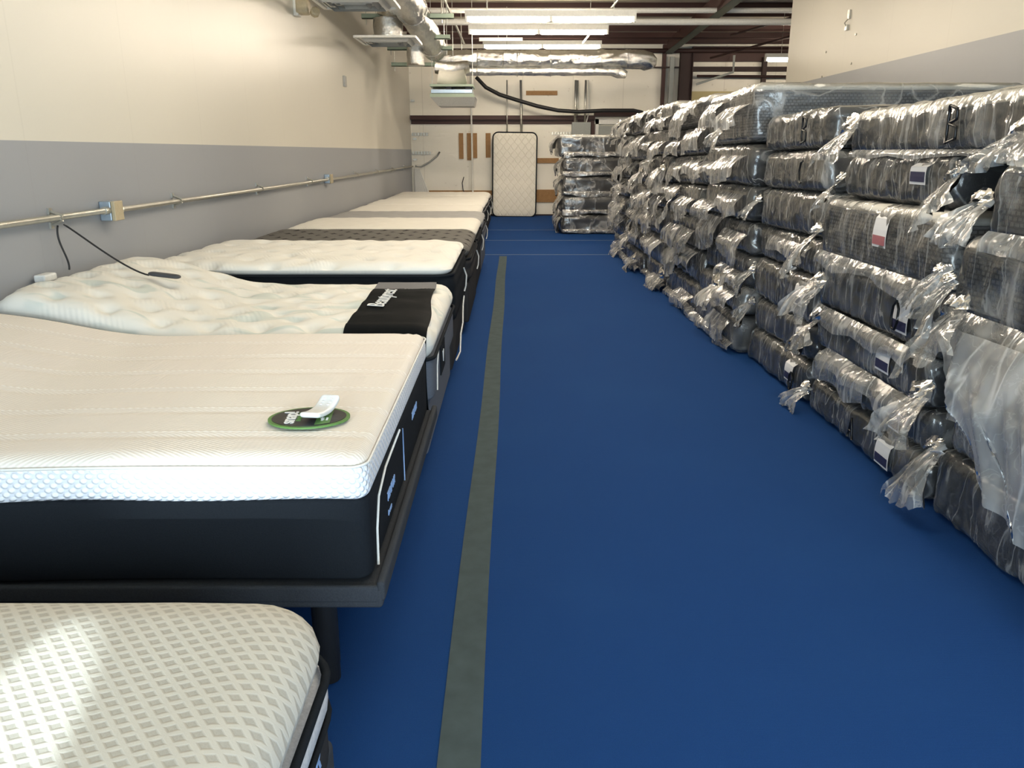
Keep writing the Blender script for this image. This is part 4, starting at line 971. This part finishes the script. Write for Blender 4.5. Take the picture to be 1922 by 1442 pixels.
# column C
C_ = [(0, .26), (.26, .505), (.505, .79), (.79, 1.03), (1.03, 1.305), (1.305, 1.555), (1.56, 1.80)]
TC = 'of the third stack'
cl = [('bottom wrapped mattress of the third stack with label and letter', dict(lab=(5.10, .35), letter=('O', 5.02, .06, .12))),
      ('second wrapped mattress from the floor in the third stack, label and letter', dict(lab=(5.02, .4), letter=('O', 4.95, .32, .12))),
      ('third wrapped mattress from the floor in the third stack, small white label', dict(lab=(5.06, .35))),
      ('wrapped mattress at mid height of the third stack without label', dict(flap=[(5.0, 5.8, .98, .1, .02, .03)])),
      ('third wrapped mattress from the top of the third stack', dict()),
      ('wrapped mattress marked C in the third stack', dict(letter=('C', 5.2, 1.36, .14))),
      ('top wrapped mattress of the third stack with black marker letter', dict(letter=('B', 5.22, 1.60, .16)))]
for i, (l, kw) in enumerate(cl):
    wrapped(1.85+[-.0, .02, 0, .03, .01, .0, .0][i], 4.86, 6.10, *C_[i], l, 20+i, near=True, tails=[(6.08, C_[i][0]+.12, .05, .05, .06)] if i in (1, 2, 4) else (), **kw)
# columns D..H: ends of open bags hang toward the aisle
cols = [('fourth', 1.80, 6.18, 7.56, 2.03), ('fifth', 1.77, 7.62, 9.02, 2.05), ('sixth', 1.74, 9.08, 10.46, 2.08), ('seventh', 1.72, 10.52, 11.9, 2.06), ('eighth', 1.70, 11.96, 13.4, 2.04)]
for ci, (nm, xf_, y0, y1, H) in enumerate(cols):
    n = 7; zs = [0]
    ws = [rnd.uniform(.88, 1.12) for _ in range(n)]
    if ci == 0: ws = [1.05, .8, .9, .9, .95, 1.1, 1.5]
    sw = sum(ws)
    for w in ws: zs.append(zs[-1]+H*w/sw)
    for i in range(n):
        z0, z1 = zs[i], zs[i+1]; jx = rnd.uniform(-.035, .03)
        fl = []
        k = 2 if ci < 2 else 2
        for q in range(k):
            a = y0+(y1-y0)*q/k+rnd.uniform(0, .10); b = y0+(y1-y0)*(q+1)/k+rnd.uniform(-.05, .12)
            fl.append((a, min(b, y1+.08), z1-rnd.uniform(.02, .16), rnd.uniform(.14, .30) if i else rnd.uniform(.1, .2), rnd.uniform(.03, .055), rnd.uniform(.05, .10)))
        if i == 0: fl = [(y0, y1, .09, .085, .03, .05)]+fl[:1]
        if ci == 0 and i in (1, 2): fl = fl[:1]
        tl = []
        if rnd.random() < .5: tl.append((rnd.uniform(y0+.1, y1-.1), z0+.08, .07, rnd.uniform(.08, .14), .08))
        pos = 'bottom mattress' if i == 0 else ('top mattress' if i == n-1 else ords[i]+' mattress from the floor')
        lb = 'wrapped %s, %s stack from camera, bag ends hanging loose' % (pos, nm)
        if ci == 0 and i == n-1: lb = 'thick grey knit mattress in clear film topping the fourth stack'
        wrapped(xf_+jx, y0, y1, z0, z1-.003, lb, 40+ci*10+i, 'knit' if (ci == 0 and i == n-1) or (ci, i) in ((1, 6),) else 'plain', flap=fl, tails=tl, ny=30, near=(i == n-1 and ci == 0), toppy=(i == n-1))
# far stack by the back wall
zz = [0, .37, .72, 1.09, 1.45, 1.86]
fs = ['bottom', 'second', 'third', 'fourth', 'top']
for i in range(5):
    t = wrapped(.95+(.03 if i < 4 else -.08)+rnd.uniform(-.02, .02), 15.85, 17.25, zz[i], zz[i+1]-.004, 'clear-wrapped black mattress, %s in the separate stack near the back wall' % (fs[i] if i in (0, 4) else fs[i]+' from the floor'), 100+i, near=True, ny=20, toppy=(i == 4),
            flap=[(15.9, 17.2, zz[i+1]-.05, .30, .05, .08)])
    mb = MB(); film(mb, (.98, 15.85, zz[i]+.10), (1, 0, 0), (0, 0, -1), (0, -1, 0), 1.9, .10+(.0 if i else -.02), 200+i, nu=40, nv=6, amp=.02, curl=.03); mb.build('bag_flap', M['bag_milky'], t, smooth=True)

# ------------------------------------------------------------------ light
def area(name, loc, rot, sx, sy, power, c):
    l = bpy.data.lights.new(name, 'AREA'); l.shape = 'RECTANGLE'; l.size = sx; l.size_y = sy; l.energy = power; l.color = c
    o = bpy.data.objects.new(name, l); o.location = loc; o.rotation_euler = rot; col.objects.link(o); return o
DAY = (.80, .89, 1.0)
for i, w in enumerate(W):
    area('window_daylight', ((w[0]+w[1])/2, YF-.2, (w[2]+w[3])/2), (PI/2, 0, 0), w[1]-w[0], w[3]-w[2], [140, 140, 140][i]*(w[1]-w[0])*(w[3]-w[2])/3, DAY)
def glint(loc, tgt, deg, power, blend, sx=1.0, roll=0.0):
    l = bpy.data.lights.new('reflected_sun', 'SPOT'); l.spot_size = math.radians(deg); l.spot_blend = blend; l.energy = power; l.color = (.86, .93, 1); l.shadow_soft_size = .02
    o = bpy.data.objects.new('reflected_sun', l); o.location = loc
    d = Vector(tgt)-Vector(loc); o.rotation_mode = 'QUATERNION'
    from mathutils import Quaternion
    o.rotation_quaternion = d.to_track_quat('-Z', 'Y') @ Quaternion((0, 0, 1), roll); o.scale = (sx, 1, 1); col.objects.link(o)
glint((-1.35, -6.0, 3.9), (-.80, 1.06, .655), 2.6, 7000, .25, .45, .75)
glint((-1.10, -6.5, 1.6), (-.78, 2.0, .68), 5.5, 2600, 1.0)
w = bpy.data.worlds.new('world'); sc.world = w; w.use_nodes = True
w.node_tree.nodes['Background'].inputs[0].default_value = (.55, .72, 1, 1); w.node_tree.nodes['Background'].inputs[1].default_value = .8

# ------------------------------------------------------------------ camera
cam = bpy.data.cameras.new('camera'); co = bpy.data.objects.new('camera', cam); col.objects.link(co)
co.location = (0, 0, 1.55); cam.sensor_fit = 'HORIZONTAL'; cam.sensor_width = 36; cam.lens = 36*1500/1922
cam.clip_start = .05; cam.clip_end = 100
co.rotation_euler = (PI/2-math.atan(436/1500), 0, 0)
sc.camera = co
for o in bpy.data.objects:
    if '_o' in o: del o['_o']
sc.view_settings.view_transform = 'Standard'; sc.view_settings.look = 'None'; sc.view_settings.gamma = 1; sc.view_settings.use_curve_mapping = False
sc.view_settings.exposure = 0.0
sc.cycles.use_denoising = True; sc.cycles.max_bounces = 10; sc.cycles.transparent_max_bounces = 24; sc.cycles.diffuse_bounces = 4
sc.cycles.caustics_reflective = False; sc.cycles.caustics_refractive = False; sc.cycles.sample_clamp_indirect = 4
